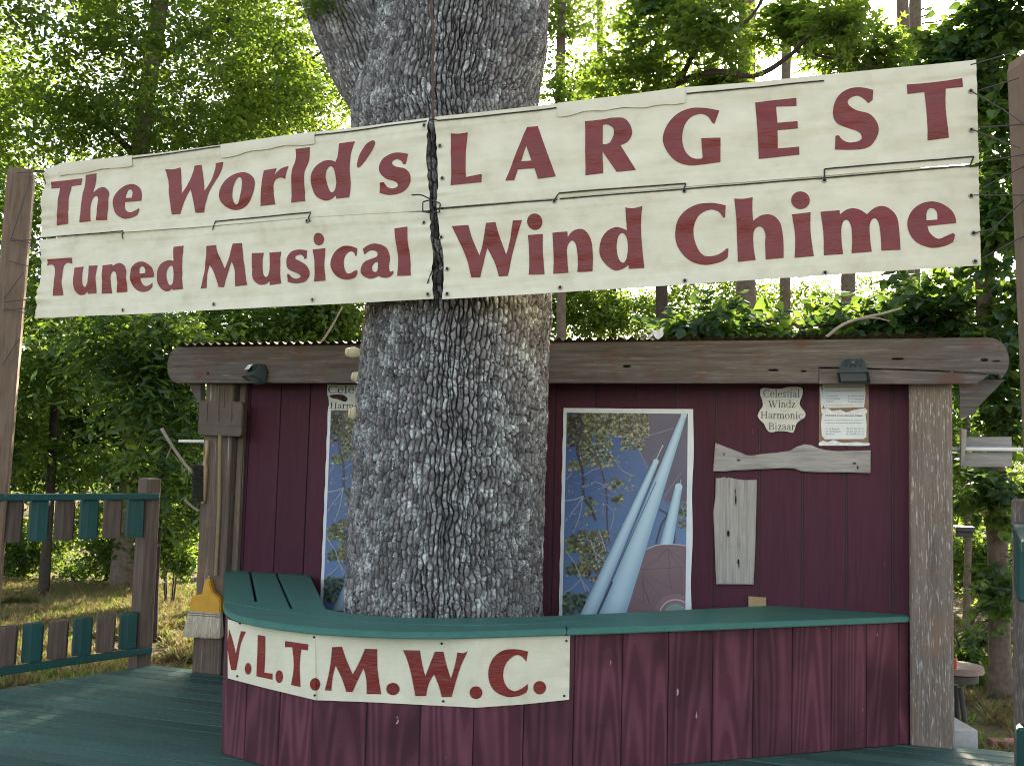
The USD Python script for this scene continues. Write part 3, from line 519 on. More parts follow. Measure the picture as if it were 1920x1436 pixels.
def panel(name, label, left, top, bot, lef, rig, glyphs, grom, seed, hem_top=True, back=0.0):
    P0, t, n = bplane(left)
    def surf(px, off=0.0, uv=None):
        px = np.asarray(px, float); r = FWD[None] + ((px[:, 0] - 960) / FOC)[:, None] * RIGHT + ((718 - px[:, 1]) / FOC)[:, None] * UP
        k = ((P0 - EYE) @ n) / (r @ n); p = EYE + r * k[:, None]
        s = (p - P0) @ t; z = p[:, 2]
        d = lumps(s, z, seed)
        le = np.interp(px[:, 1], [q[1] for q in lef], [q[0] for q in lef]); ri = np.interp(px[:, 1], [q[1] for q in rig], [q[0] for q in rig])
        ty = np.interp(px[:, 0], [q[0] for q in top], [q[1] for q in top]); by = np.interp(px[:, 0], [q[0] for q in bot], [q[1] for q in bot])
        v = np.clip((px[:, 1] - ty) / np.maximum(by - ty, 1), 0, 1); e = np.minimum(px[:, 0] - le, ri - px[:, 0])
        puck = np.exp(-np.clip(e, 0, None) / 22.0) * .006 * np.sin(z * 62 + 2.2 * np.sin(z * 23 + seed)) * np.clip(v * (1 - v) * 8, 0, 1)
        pin = np.exp(-np.minimum(v, 1 - v) / .06)
        d = d * (1 - .55 * pin) + puck + .003 * ((v < .135) * 1.0) * hem_top + .003 * (v > .885) + (.004 * np.sin(s * 70) * np.exp(-((v - .9) / .06) ** 2) + .0035 * np.sin(s * 83) * np.exp(-((v - .1) / .06) ** 2)) * .5
        return p + n * (d + off - back)[:, None]
    nu, nv = 260, 64
    tt = np.linspace(0, 1, nu); vv = np.linspace(0, 1, nv); T = interp(top, tt); B = interp(bot, tt); LE = interp(lef, vv); RI = interp(rig, vv)
    base = T[None] * (1 - vv)[:, None, None] + B[None] * vv[:, None, None]
    lb = base[:, :1]; rb = base[:, -1:]
    w = tt[None, :, None]
    grid = base + (LE[:, None] - lb) * (1 - w) ** 6 + (RI[:, None] - rb) * w ** 6
    F = surf(grid.reshape(-1, 2)); Bk = F - n * .003
    i = (np.arange(nv - 1)[:, None] * nu + np.arange(nu - 1)[None]).ravel(); q = np.stack([i, i + nu, i + nu + 1, i + 1], -1)
    M = nu * nv; rim = np.r_[np.arange(nu), np.arange(1, nv) * nu + nu - 1, (nv - 1) * nu + np.arange(nu - 1)[::-1], np.arange(nv - 1)[::-1][:-1] * nu]
    rq = np.stack([rim, np.roll(rim, -1), np.roll(rim, -1) + M, rim + M], -1)
    c = F.mean(0); T_ = thing(name, label, "banner", (c[0], c[1], F[:, 2].min()), group=None)
    geo(T_, "canvas", (np.vstack([F, Bk]), np.vstack([q, q[:, ::-1] + M, rq])), m_cloth, 40)
    for g in glyphs:
        ms = []
        for h_ in getattr(g, "geoms", [g]):
            h_ = h_.simplify(.12)
            m = trimesh.creation.extrude_polygon(h_, 1.0, engine="earcut"); v2, f2 = trimesh.creation.triangulate_polygon(h_, engine="earcut")
            v2, f2 = trimesh.remesh.subdivide_to_size(np.c_[v2, np.zeros(len(v2))], f2, 7.0, max_iter=12)
            ms.append(trimesh.Trimesh(v2, f2, process=False))
        m = cat_(ms); pts = surf(m.vertices[:, :2], .0022)
        fn = np.cross(pts[m.faces[:, 1]] - pts[m.faces[:, 0]], pts[m.faces[:, 2]] - pts[m.faces[:, 0]]) @ n
        f = m.faces.copy(); f[fn < 0] = f[fn < 0][:, ::-1]
        geo(T_, "letter", (pts, f), m_letter, True)
    for gx_, gy_ in grom:
        c = surf(np.array([[gx_, gy_]]), .003)[0]
        g = geo(T_, "grommet", torus(c, n, .0105, .0032, 14, 6), m_brass, True)
        geo(g, "grommet_hole", tube([c - n * .001, c + n * .0005], .0085, 12), m_hole)
    BAN[surf] = T_
    return surf
seamL = [(75, 448), (228, 436), (400, 424), (583, 409), (806, 396)]; seamR = [(819, 392), (1050, 373), (1285, 352), (1545, 331), (1836, 307)]
up = lambda pl, d: [(x, y + d) for x, y in pl]
S_UL = panel("banner", "cream banner panel lettered The World's, upper left", True, [(84, 319), (115, 307), (200, 298), (300, 287), (420, 272), (590, 249), (700, 236), (806, 222)], up(seamL, -1), [(84, 319), (80, 380), (75, 447)], [(806, 222), (804, 260), (802, 300), (805, 350), (806, 395)], T_UL, [(577, 415), (800, 238)], 1)
S_LL = panel("banner", "cream banner panel lettered Tuned Musical, lower left", True, up(seamL, -7), [(66, 597), (170, 592), (270, 588), (400, 581), (500, 576), (650, 569), (812, 560)], [(75, 450), (79, 500), (74, 550), (66, 597)], [(806, 398), (808, 460), (809, 510), (812, 560)], T_LL, [(228, 581), (399, 570), (585, 562), (795, 418), (803, 552)], 1, back=.005)
S_UR = panel("banner", "cream banner panel lettered LARGEST, upper right", False, [(815, 220), (900, 211), (1045, 195), (1165, 181), (1285, 165), (1410, 155), (1545, 141), (1690, 127), (1830, 113)], up(seamR, -1.5), [(815, 220), (817, 260), (821, 310), (822, 345), (819, 390)], [(1830, 113), (1833, 210), (1836, 305)], T_UR, [(824, 273), (830, 335), (1820, 172), (1822, 243)], 3)
S_LR = panel("banner", "cream banner panel lettered Wind Chime, lower right", False, up(seamR, -6), [(828, 561), (900, 557), (1050, 548), (1285, 533), (1550, 516), (1839, 498)], [(819, 394), (824, 430), (832, 480), (830, 530), (828, 561)], [(1836, 309), (1838, 400), (1839, 498)], T_LR, [(838, 504), (838, 551), (828, 446), (1050, 539), (1284, 526), (1547, 512), (1546, 337), (1822, 366), (1826, 437), (1828, 491), (1040, 378), (1283, 358)], 3, back=.005)
def flap(surf, top, x0, x1, h0):
    """Loose hem flap of a panel: a second layer hanging over the top edge."""
    xs_ = np.linspace(x0, x1, max(12, int((x1 - x0) / 6))); ty = np.interp(xs_, [q[0] for q in top], [q[1] for q in top]); vs_ = np.linspace(0, 1, 6)
    hh_ = h0 * (1 + .12 * np.sin(xs_ * .021) + .05 * np.sin(xs_ * .09)); P_ = np.stack([np.repeat(xs_[None], 6, 0), ty[None] - .6 + hh_[None] * vs_[:, None]], -1)
    F_ = np.concatenate([surf(P_[k], .003 + .004 * vs_[k]) for k in range(6)]); n_ = len(xs_); i_ = (np.arange(5)[:, None] * n_ + np.arange(n_ - 1)[None]).ravel(); q_ = np.stack([i_, i_ + n_, i_ + n_ + 1, i_ + 1], -1)
    Bk_ = F_ + (FWD * .0016); geo(BAN[surf], "hem_flap", (np.vstack([F_, Bk_]), np.vstack([q_, q_[:, ::-1] + len(F_)])), m_hem, 40)
TOPL = [(84, 319), (115, 307), (200, 298), (300, 287), (420, 272), (590, 249), (700, 236), (806, 222)]; TOPR = [(815, 220), (900, 211), (1045, 195), (1165, 181), (1285, 165), (1410, 155), (1545, 141), (1690, 127), (1830, 113)]
flap(S_UL, TOPL, 112, 249, 22); flap(S_UL, TOPL, 416, 594, 24); flap(S_UR, TOPR, 1046, 1286, 27)
def lay(surf, pts, off=.007): return surf(np.array(pts, float), off)
def cord(name, parent, runs, m=None, r=.0037):
    for p in runs: geo(parent, name, tube(spline(p, 4) if len(p) > 2 else p, r, 6), m or m_cord, True)
def seg(surf, a, b, off=.006, n=14): return surf(np.linspace(a, b, n), off)
cord("lacing_cord", BAN[S_UL], [seg(S_UL, (250, 298), (415, 276)), seg(S_UL, (594, 256), (803, 229))])
cord("lacing_cord", BAN[S_UR], [seg(S_UR, (822, 228), (1044, 204)), seg(S_UR, (1288, 178), (1545, 153)), lay(S_UR, [(806, 230), (813, 226), (822, 228)], .012)])
cord("lacing_cord", BAN[S_LL], [seg(S_UL, (75, 447), (230, 433)), lay(S_LL, [(230, 434), (226, 440), (227, 447)]), lay(S_LL, [(398, 431), (400, 422), (404, 414)]), seg(S_UL, (404, 415), (585, 399)), lay(S_LL, [(584, 401), (580, 409), (583, 416)])])
cord("lacing_cord", BAN[S_LR], [seg(S_LR, (830, 391), (1046, 375)), lay(S_LR, [(1040, 378), (1044, 370), (1049, 364)]), seg(S_UR, (1049, 364), (1286, 345)), lay(S_UR, [(1286, 345), (1284, 352), (1283, 358)]), seg(S_LR, (1050, 374), (1836, 309), .004, 40), lay(S_LR, [(1546, 337), (1546, 326), (1546, 317)]), seg(S_UR, (1546, 317), (1826, 294)), lay(S_UR, [(1826, 294), (1822, 303), (1819, 312)]), seg(S_LR, (1819, 312), (1834, 310))])
mid = lambda x, y, off=.012: at(x, y, 5.86) - np.array([0, off, 0])
cord("tie_cord", BAN[S_LR], [[mid(793, 380), mid(807, 377), mid(825, 382)], [mid(793, 381), mid(793, 398)], [mid(793, 398), mid(808, 400), mid(826, 399)], [mid(826, 383), mid(824, 398)], [mid(772, 367), mid(790, 367), mid(806, 374)]], r=.0042)
cord("tie_cord", BAN[S_LR], [[mid(803, 552), mid(813, 556)], [mid(827, 553), mid(838, 551)]], r=.0042)
cord("tie_cord", BAN[S_LL], [[mid(802, 532), mid(806, 520), mid(811, 508)]], r=.0042)
cord("tie_cord", BAN[S_LR], [[mid(828, 446), mid(824, 458)]], r=.0042)

# ------------------------------------------------------------------ short banner nailed round the bar counter
def bar_hit(p, off):
    out = []
    for x, y in np.asarray(p, float):
        a, b, _ = FACETS[1 if x < 592 else 2 if x < 893 else 3]; out.append(facet_hit(x, y, a, b, off))
    return np.array(out)
xs = np.unique(np.r_[np.linspace(427, 1069, 200), 592, 893]); topy = np.interp(xs, [427, 450, 520, 592, 700, 800, 895, 1069], [1160, 1168, 1179, 1187, 1192, 1194.5, 1195, 1191]); boty = np.interp(xs, [427, 500, 592, 700, 893, 980, 1067], [1271, 1290, 1312, 1316, 1326, 1320, 1311])
vv = np.linspace(0, 1, 24); gp = np.stack([np.repeat(xs[None], 24, 0), topy[None] * (1 - vv)[:, None] + boty[None] * vv[:, None]], -1)
gp[:, -1, 0] -= 2 * vv
def bar_surf(p, off):
    p = np.asarray(p, float); q = np.stack([p[:, 0] * .012, p[:, 1] * .03, p[:, 0] * 0], -1); d = .010 * (meshkit.fbm(q, 4, 11) - .25).clip(0)
    d = d + .004 * np.exp(-((1066 - p[:, 0]).clip(0)) / 9) * np.sin(p[:, 1] * .25)
    base = bar_hit(p, 0.006); toward = EYE - base; toward /= np.linalg.norm(toward, axis=1, keepdims=True); return base + toward * (d + off)[:, None]
F = bar_surf(gp.reshape(-1, 2), 0); B2 = bar_hit(gp.reshape(-1, 2), .002); nu, nv = len(xs), 24; M = nu * nv
i = (np.arange(nv - 1)[:, None] * nu + np.arange(nu - 1)[None]).ravel(); q = np.stack([i, i + nu, i + nu + 1, i + 1], -1)
rim = np.r_[np.arange(nu), np.arange(1, nv) * nu + nu - 1, (nv - 1) * nu + np.arange(nu - 1)[::-1], np.arange(nv - 1)[::-1][:-1] * nu]; rq = np.stack([rim, np.roll(rim, -1), np.roll(rim, -1) + M, rim + M], -1)
BB_ = thing("counter_banner", "short cream banner with initials nailed round the front of the bar counter", "banner", (*F[:, :2].mean(0), F[:, 2].min()))
geo(BB_, "canvas", (np.vstack([F, B2]), np.vstack([q, q[:, ::-1] + M, rq])), m_cloth, 40)
for g in T_BAR:
    vs, fs, k = [], [], 0
    for x0, x1 in ((0, 591.99), (592.01, 892.99), (893.01, 1300)):
        h_ = g.simplify(.12).intersection(sg.box(x0, 0, x1, 1436))
        for h1 in getattr(h_, "geoms", [h_]):
            if h1.is_empty: continue
            v2, f2 = trimesh.creation.triangulate_polygon(h1, engine="earcut"); v2, f2 = trimesh.remesh.subdivide_to_size(np.c_[v2, np.zeros(len(v2))], f2, 6.0, max_iter=12); vs.append(v2); fs.append(f2 + k); k += len(v2)
    v2, f2 = np.vstack(vs), np.vstack(fs)
    pts = bar_surf(v2[:, :2], .0025); fn = np.cross(pts[f2[:, 1]] - pts[f2[:, 0]], pts[f2[:, 2]] - pts[f2[:, 0]])[:, 1]; f2 = f2.copy(); f2[fn > 0] = f2[fn > 0][:, ::-1]
    geo(BB_, "letter", (pts, f2), m_letter, True)
for x, y in ((450, 1168), (589, 1194), (828, 1206), (1062, 1201), (445, 1267), (590, 1303), (831, 1314), (1058, 1304)):
    c = bar_surf([(x, y)], .003)[0]; geo(BB_, "nail_head", sphere(c, .0065, 1), m_hole, True)
# ------------------------------------------------------------------ the big trunk
def bark_grid(axis, rad, per, step, seed, depth=.024, cell=(.034, .085), th0=0, th1=2 * np.pi):
    """Tube round a smooth axis with bark plates and fissures cut into it. axis, rad: functions of t in metres along it."""
    L = axis["len"]; nt = int(L / step); t = np.linspace(0, L, nt); C = np.stack([np.interp(t, axis["t"], axis["p"][:, k]) for k in range(3)], -1); R = np.interp(t, axis["t"], rad)
    for _ in range(40):
        C[1:-1] = .25 * C[:-2] + .5 * C[1:-1] + .25 * C[2:]; R[1:-1] = .25 * R[:-2] + .5 * R[1:-1] + .25 * R[2:]
    d = np.gradient(C, axis=0); d /= np.linalg.norm(d, axis=1, keepdims=True)
    a = np.cross(d, [0, 1.0, .12]); a /= np.linalg.norm(a, axis=1, keepdims=True); b = np.cross(d, a)
    th = np.linspace(-np.pi, np.pi, per, endpoint=False); th = np.pi / 2 + th - .5 * np.sin(th)   # finer towards the front
    dirs = np.cos(th)[None, :, None] * a[:, None] + np.sin(th)[None, :, None] * b[:, None]
    P = C[:, None] + R[:, None, None] * dirs
    return t, th, C, R, dirs, P
def bark(axis, rad, per, step, seed, depth, cell, extra=None):
    t, th, C, R, dirs, P = bark_grid(axis, rad, per, step, seed, depth, cell)
    warp = meshkit.fbm(P * 2.6, 3, seed) - .5; warp2 = meshkit.fbm(P * 9 + 5, 3, seed + 1) - .5; wv = meshkit.fbm(P * np.array([16, 16, 5]), 3, seed + 2) - .5
    Rm = R.mean(); circ = 2 * np.pi * Rm; g = rng(seed)
    U = ((th % (2 * np.pi)) / (2 * np.pi) * circ)[None] + .045 * warp + .026 * warp2 + .013 * wv; W_ = t[:, None] + .12 * warp + .05 * warp2
    nc, nr = int(circ / cell[0]), int(axis["len"] / cell[1]) + 2
    ci, ri = np.meshgrid(np.arange(-3, nc + 3), np.arange(-1, nr + 1)); cw = circ / nc
    base = g.uniform(-.5, .5, (nr + 2, nc, 2)); jit = np.take(base, (ci % nc), axis=1)[np.arange(nr + 2)[:, None], np.arange(nr + 2)[:, None] * 0 + np.arange(ci.shape[1])[None]] if False else base[(ri + 1), ci % nc]
    off = g.uniform(0, 1, nc)[ci % nc]
    S = np.c_[((ci + .5 + .5 * jit[..., 0]) * cw).ravel(), ((ri + off + .8 * jit[..., 1]) * cell[1]).ravel() * (cell[0] / cell[1])]
    Q = np.c_[U.ravel(), W_.ravel() * (cell[0] / cell[1])]
    dist, idx = cKDTree(S).query(Q, k=2)
    ncol = ci.shape[1]; same = (idx[:, 0] % ncol == idx[:, 1] % ncol).reshape(U.shape); f = ((dist[:, 1] - dist[:, 0]) / cell[0]).reshape(U.shape); hgt = g.uniform(-.3, .3, len(S))[idx[:, 0]].reshape(U.shape)
    ridge = np.clip((f - np.where(same, .02, .12)) / np.where(same, .15, .2), 0, 1); ridge = ridge * ridge * (3 - 2 * ridge)
    fine = meshkit.fbm(P * np.array([62, 62, 40]), 3, seed + 4) - .5; big = meshkit.fbm(P * 3.1, 3, seed + 5) - .5
    vert = meshkit.fbm(np.stack([U * 26, W_ * 2.6, U * 0], -1), 3, seed + 6); vfis = np.clip((np.abs(vert - .5) - .009) / .024, 0, 1); vfis = vfis * vfis * (3 - 2 * vfis)
    amp = .75 + .7 * meshkit.fbm(P * 1.7, 2, seed + 8)
    ridge = np.where(same, .36 + .64 * ridge, ridge); disp = depth * amp * (1.15 * ridge * (1 + .35 * hgt) - 1.0 + .6 * (vfis - 1)) + .011 * fine + .03 * big
    if extra is not None: disp = disp + extra(t, th, P)
    P = P + dirs * disp[..., None]
    n0, n1 = P.shape[:2]; i = (np.arange(n0 - 1)[:, None] * n1 + np.arange(n1)[None]); j = (np.arange(n0 - 1)[:, None] * n1 + (np.arange(n1) + 1)[None] % n1)
    q = np.stack([i, j, j + n1, i + n1], -1).reshape(-1, 4)
    plate = g.uniform(0, 1, len(S))[idx[:, 0]].reshape(U.shape)
    return P.reshape(-1, 3), q, np.stack([plate, ridge * vfis, plate * 0], -1).reshape(-1, 3)
def axis_of(pts):
    p = np.array(pts); t = np.r_[0, np.cumsum(np.linalg.norm(np.diff(p, axis=0), axis=1))]; return {"p": p, "t": t, "len": t[-1]}
def trunk_c(pxl, pxr, y, d):
    l, r = at(pxl, y, d), at(pxr, y, d); return (l + r) / 2, np.linalg.norm(r - l) / 2 * .985
rows = [(628, 1040, 1500, 6.62), (636, 1024, 1300, 6.60), (645, 1019, 1150, 6.58), (652, 1020, 1000, 6.58), (664, 1026, 850, 6.57), (674, 1030, 700, 6.57), (684, 1037, 570, 6.56), (672, 1036, 430, 6.56), (668, 1022, 300, 6.56), (672, 1008, 200, 6.58), (688, 1020, 110, 6.6), (700, 1030, 20, 6.62), (700, 1040, -120, 6.66), (690, 1030, -320, 6.7)]
cr = [trunk_c(*r) for r in rows]; cr[0][0][2] = GZ - .05
ax = axis_of([c for c, _ in cr])
def burl(t, th, P):
    e = np.zeros(P.shape[:2])
    for (x, y, d), r, h in (((1012, 75, 6.25), .2, .10), ((1000, 520, 6.1), .2, .02), ((655, 190, 6.5), .3, .05)):
        c = at(x, y, d); e += h * np.exp(-((P - c) ** 2).sum(-1) / r ** 2)
    return e
TREE = thing("oak_tree", "huge lichen-spotted tree trunk rising through the bar behind the banner", "tree", (*cr[0][0][:2], GZ))
v, q, pc = bark(ax, np.array([r for _, r in cr]), 740, .007, 5, .03, (.03, .066), burl)
colors(geo(TREE, "trunk", (v, q[:, ::-1]), m_bark, True), pc)
lp = [at(800, 330, 6.62), at(735, 215, 6.60), at(690, 130, 6.58), at(652, 40, 6.55), at(618, -50, 6.5), at(560, -190, 6.45), at(470, -420, 6.4)]
lr = np.array([.16, .215, .232, .235, .225, .21, .17])
v, q, pc = bark(axis_of(lp), lr, 320, .01, 8, .014, (.024, .05))
colors(geo(TREE, "limb", (v, q[:, ::-1]), m_bark, True), pc)
rp = [at(862, 60, 6.6), at(920, -90, 6.55), at(990, -260, 6.5), at(1100, -520, 6.4)]
v, q, pc = bark(axis_of(rp), np.array([.2, .2, .18, .15]), 160, .02, 9, .015, (.034, .07)); colors(geo(TREE, "limb", (v, q[:, ::-1]), m_bark, True), pc)
fr_ = lambda x, y, d=5.93: at(x, y, d)
single("rusty_cable", tube(spline([fr_(806, -60, 5.9), fr_(809, 20, 5.9), fr_(813, 70, 5.91), fr_(811, 130, 5.9), fr_(812, 190, 5.9), fr_(812, 226, 5.92)], 6), .0085, 8), m_rust, "rusty brown cable running down the front of the trunk above the banner", "cable", True)
for (x, y, d, w, hh, tilt, lab) in ((661, 661, 6.5, .05, .036, .3, "uppermost cream knob on the left side of the trunk, at the fascia"), (669, 707, 6.5, .036, .036, .7, "small middle cream knob on the left side of the trunk, below the fascia"), (663, 775, 6.45, .034, .044, .4, "lowest cream knob on the left side of the trunk, beside the half-hidden poster")):
    c = at(x, y, d); k = thing("trunk_knob", lab, "knob", c)
    prof = np.array([(-.9, .0), (-.88, .62), (-.5, .82), (-.42, .7), (-.36, .86), (.1, 1.0), (.5, .9), (1.3, .6)])
    pts = np.array([c + np.array([w * p, 0, -tilt * w * p * .3]) for p, _ in prof]); m = tube(pts, [max(r_, .02) * hh for _, r_ in prof], 14)
    geo(k, "knob_body", m, m_knob, 50); geo(k, "stem", tube([c + [w * 1.2, 0, -.01], c + [w * 3.2, .02, -.02]], hh * .3, 8), m_rust, True)
# ------------------------------------------------------------------ two posters of a wind chime (flat prints)
def px_poly(pts, k=3.42, x0=1020, y0=740): return [wall_sz(x0 + x / k, y0 + y / k) for x, y in pts]
Wp = lambda pts: np.array(px_poly(pts))
PO = wall_sz(1057, 765); P1 = wall_sz(1301, 762); pw = P1[0] - PO[0]; ptop = PO[1]; pbot = wall_sz(1050, 1152)[1] - .12
psx = lambda s: (s - PO[0]) / pw
layers = []                                             # (vertices in s,z; faces; colours)
lev = [0]
def flat(poly, col, grad=None):
    """Flat print shape; grad(s, z) may give the printed colour per vertex."""
    for g in getattr(poly, "geoms", [poly]):
        if g.is_empty or g.geom_type != "Polygon": continue
        v, f = trimesh.creation.triangulate_polygon(g, engine="earcut")
        if grad is not None:
            v3, f = trimesh.remesh.subdivide_to_size(np.c_[v, np.zeros(len(v))], f, .05, max_iter=10); v = v3[:, :2]; c = grad(v[:, 0], v[:, 1])
        else: c = np.repeat([col], len(v), 0)
        layers.append((v, f, np.asarray(c, float), lev[0]))
    lev[0] += 1
lin = lambda r, g, b: np.array([((x / 255 + .055) / 1.055) ** 2.4 for x in (r, g, b)]) * .85
IN = sg.box(PO[0] + .027 * pw, pbot, PO[0] + .958 * pw, ptop - .035 * pw)
def skyc(s, z):
    t = np.clip((ptop - z) / (ptop - pbot) * .9 + (s - PO[0]) / pw * .35 - .1, 0, 1)[:, None]; return lin(38, 74, 140) * (1 - t) ** 1.5 + lin(96, 140, 190) * t * 1.0
flat(IN, None, skyc)
flat(sg.Polygon(Wp([(680, 105), (940, 105), (940, 705), (788, 700), (768, 662), (668, 470), (578, 290)])).intersection(IN), None, lambda s, z: lin(84, 76, 100) * (1 + .25 * (meshkit.noise(np.stack([s * 12, z * 12, s * 0], -1)) - .5))[:, None])
for a, b, w in (((668, 470), (578, 290), 5), ((578, 290), (690, 105), 4), ((600, 285), (830, 215), 6), ((770, 655), (880, 500), 4), ((790, 690), (925, 690), 5), ((690, 420), (760, 330), 3)):
    flat(sg.LineString(Wp([a, b])).buffer(w / 3.42 * .0016).intersection(IN), lin(130, 125, 150))
g = rng(77)
def leaves(x0, y0, x1, y1, n, cols, sz):
    out = []
    for _ in range(n):
        x, y = g.uniform(x0, x1), g.uniform(y0, y1); a = g.uniform(0, 6.28); r = sz * g.uniform(.5, 1.25); t = np.array([0, 1.2, 2.4, 3.1, 4.3, 5.3]); rr = r * g.uniform(.5, 1.1, 6)
        p = sg.Polygon(Wp(np.c_[x + rr * np.cos(t + a), y + rr * .8 * np.sin(t + a)])).buffer(0).intersection(IN)
        flat(p, lin(*cols[g.integers(len(cols))]) * g.uniform(.6, 1.15)); lev[0] -= 1
    lev[0] += 1
def twig(pts, w, c): flat(sg.LineString(Wp(spline(pts, 5))).buffer(w / 3.42 * .0023).intersection(IN), c)
PALE = [(190, 190, 150), (170, 175, 120), (140, 150, 90), (110, 120, 70), (205, 200, 165), (95, 85, 60), (70, 75, 45)]; GRN = [(90, 120, 60), (120, 150, 80), (150, 165, 110), (60, 80, 50), (180, 180, 140), (110, 70, 60)]
leaves(150, 112, 300, 330, 420, [(70, 66, 45), (110, 105, 70), (150, 150, 110), (40, 38, 30)], 14); leaves(250, 112, 470, 250, 420, PALE, 13); leaves(450, 112, 670, 270, 520, PALE + [(190, 185, 160)] * 3, 13); leaves(500, 240, 640, 350, 150, PALE, 12); leaves(230, 240, 440, 460, 380, PALE + GRN, 13)
leaves(165, 430, 240, 490, 30, GRN, 18); leaves(420, 540, 500, 600, 22, GRN, 18); leaves(440, 640, 505, 700, 18, GRN, 18); leaves(250, 660, 330, 780, 24, GRN, 16); leaves(500, 500, 580, 620, 16, PALE, 10)
for p, w, c in (([(215, 105), (245, 200), (215, 350), (250, 500), (255, 650), (300, 720), (330, 800)], 15, (34, 30, 40)), ([(245, 230), (320, 350), (370, 480), (405, 650), (405, 800), (420, 950)], 8, (60, 52, 60)), ([(255, 650), (200, 670), (130, 680)], 6, (160, 165, 180)), ([(255, 650), (200, 730), (140, 810)], 6, (150, 155, 175)), ([(250, 660), (230, 780), (190, 880)], 6, (150, 155, 170)),
    ([(250, 520), (320, 480), (360, 470)], 4, (150, 150, 160)), ([(370, 480), (450, 420), (490, 440)], 4, (140, 145, 165)), ([(420, 370), (500, 480), (570, 520)], 4, (150, 155, 175)), ([(400, 700), (450, 760), (430, 860)], 4, (140, 150, 175)), ([(260, 590), (340, 560), (440, 620)], 4, (150, 150, 170)), ([(180, 500), (150, 540)], 5, (160, 150, 150)), ([(370, 600), (440, 560), (480, 600)], 4, (150, 155, 170))): twig(p, w, lin(*c))
leaves(150, 300, 560, 900, 120, GRN + PALE, 8)
for _ in range(46):
    x, y = g.uniform(145, 560), g.uniform(420, 1000); a = g.uniform(0, 6.28); l_ = g.uniform(20, 75); twig([(x, y), (x + l_ * .5 * math.cos(a), y + l_ * .5 * math.sin(a)), (x + l_ * math.cos(a + .5), y + l_ * math.sin(a + .5))], 2.6, lin(120, 130, 150))
leaves(140, 900, 230, 1010, 60, GRN, 16); leaves(220, 870, 415, 1010, 240, GRN + PALE + [(150, 80, 70)], 12); leaves(230, 1000, 400, 1130, 260, GRN + PALE, 12); leaves(150, 1080, 260, 1160, 50, GRN, 18); leaves(270, 1120, 350, 1200, 40, [(110, 70, 60), (150, 160, 110), (60, 50, 50)], 14)
for p in ([(140, 1000), (200, 1080), (240, 1180), (280, 1280)], [(240, 1180), (180, 1240), (140, 1260)], [(300, 930), (330, 1010), (390, 1060)], [(240, 1180), (290, 1250)], [(360, 880), (400, 1000)]): twig(p, 5, lin(165, 165, 175))
leaves(130, 1270, 280, 1440, 170, [(60, 90, 60), (95, 125, 90), (40, 60, 45), (140, 160, 120)], 16)
leaves(860, 700, 930, 860, 40, GRN, 18); twig([(720, 950), (755, 830), (790, 770), (745, 735)], 9, lin(40, 40, 55)); twig([(790, 770), (800, 750)], 5, lin(50, 50, 60)); twig([(838, 850), (835, 960)], 12, lin(45, 50, 60))
# dome with spokes at lower right
arc = [(600, 1020), (660, 985), (720, 962), (790, 953), (860, 956), (940, 970), (940, 1500), (500, 1500)]
flat(sg.Polygon(Wp(arc)).intersection(IN), None, lambda s, z: lin(112, 84, 92) * (1 + .2 * (meshkit.noise(np.stack([s * 9, z * 9, s * 0], -1)) - .5))[:, None])
flat(sg.LineString(Wp([(640, 995), (720, 964), (790, 955), (860, 958), (940, 972)])).buffer(.0035).intersection(IN), lin(185, 175, 190))
for a, b in (((795, 985), (640, 1120)), ((795, 985), (700, 1090)), ((795, 985), (810, 1110)), ((795, 985), (870, 1100)), ((795, 985), (930, 1090)), ((620, 1120), (930, 1100)), ((625, 1150), (680, 1340)), ((640, 1160), (760, 1310)), ((690, 1170), (830, 1245)), ((800, 1120), (820, 1240)), ((625, 1190), (680, 1345)), ((560, 1290), (660, 1345)), ((880, 1110), (890, 1210)), ((640, 1130), (640, 1330))):
    flat(sg.LineString(Wp([a, b])).buffer(.0012).intersection(IN), lin(50, 40, 55))
flat(sg.Point(0, 0).buffer(1).intersection(sg.box(2, 2, 3, 3)), lin(0, 0, 0))
ring = shapely.affinity.translate(sg.Point(0, 0).buffer(.115), *wall_sz(1020 + 850 / 3.42, 740 + 1420 / 3.42))
flat(ring.buffer(.035).intersection(IN), lin(128, 98, 104)); flat(ring.difference(ring.buffer(-.006)).intersection(IN), lin(205, 195, 205)); flat(ring.buffer(-.03).intersection(IN), lin(120, 150, 145))
def tube_print(l0, l1, r1, r0):
    L0, R0, L1, R1 = map(np.array, (wall_sz(1020 + l0[0] / 3.42, 740 + l0[1] / 3.42), wall_sz(1020 + r0[0] / 3.42, 740 + r0[1] / 3.42), wall_sz(1020 + l1[0] / 3.42, 740 + l1[1] / 3.42), wall_sz(1020 + r1[0] / 3.42, 740 + r1[1] / 3.42)))
    tt = np.linspace(0, 1, 24); uu = np.linspace(0, 1, 9); v = np.array([(L0 * (1 - t) + L1 * t) * (1 - u) + (R0 * (1 - t) + R1 * t) * u for t in tt for u in uu])
    i = (np.arange(23)[:, None] * 9 + np.arange(8)[None]).ravel(); q = np.stack([i, i + 9, i + 10, i + 1], -1); f = np.vstack([q[:, [0, 1, 2]], q[:, [0, 2, 3]]])
    sh = np.array([lin(130, 170, 198) * (1 - k) + lin(190, 222, 238) * k for t in tt for k in [0, .35, .75, .95, 1, .9, .65, .35, .1]])
    layers.append((v, f, sh, lev[0])); lev[0] += 1
    c = (L1 + R1) / 2; flat(shapely.affinity.translate(sg.Point(0, 0).buffer(np.linalg.norm(R1 - L1) / 2 * .98, 8), *c), lin(190, 220, 236))
e_ = 1500
tube_print((745, 960), (842, 590), (890, 590), (828, 960))
tube_print((190, e_), (702, 425), (738, 432), (300, e_))
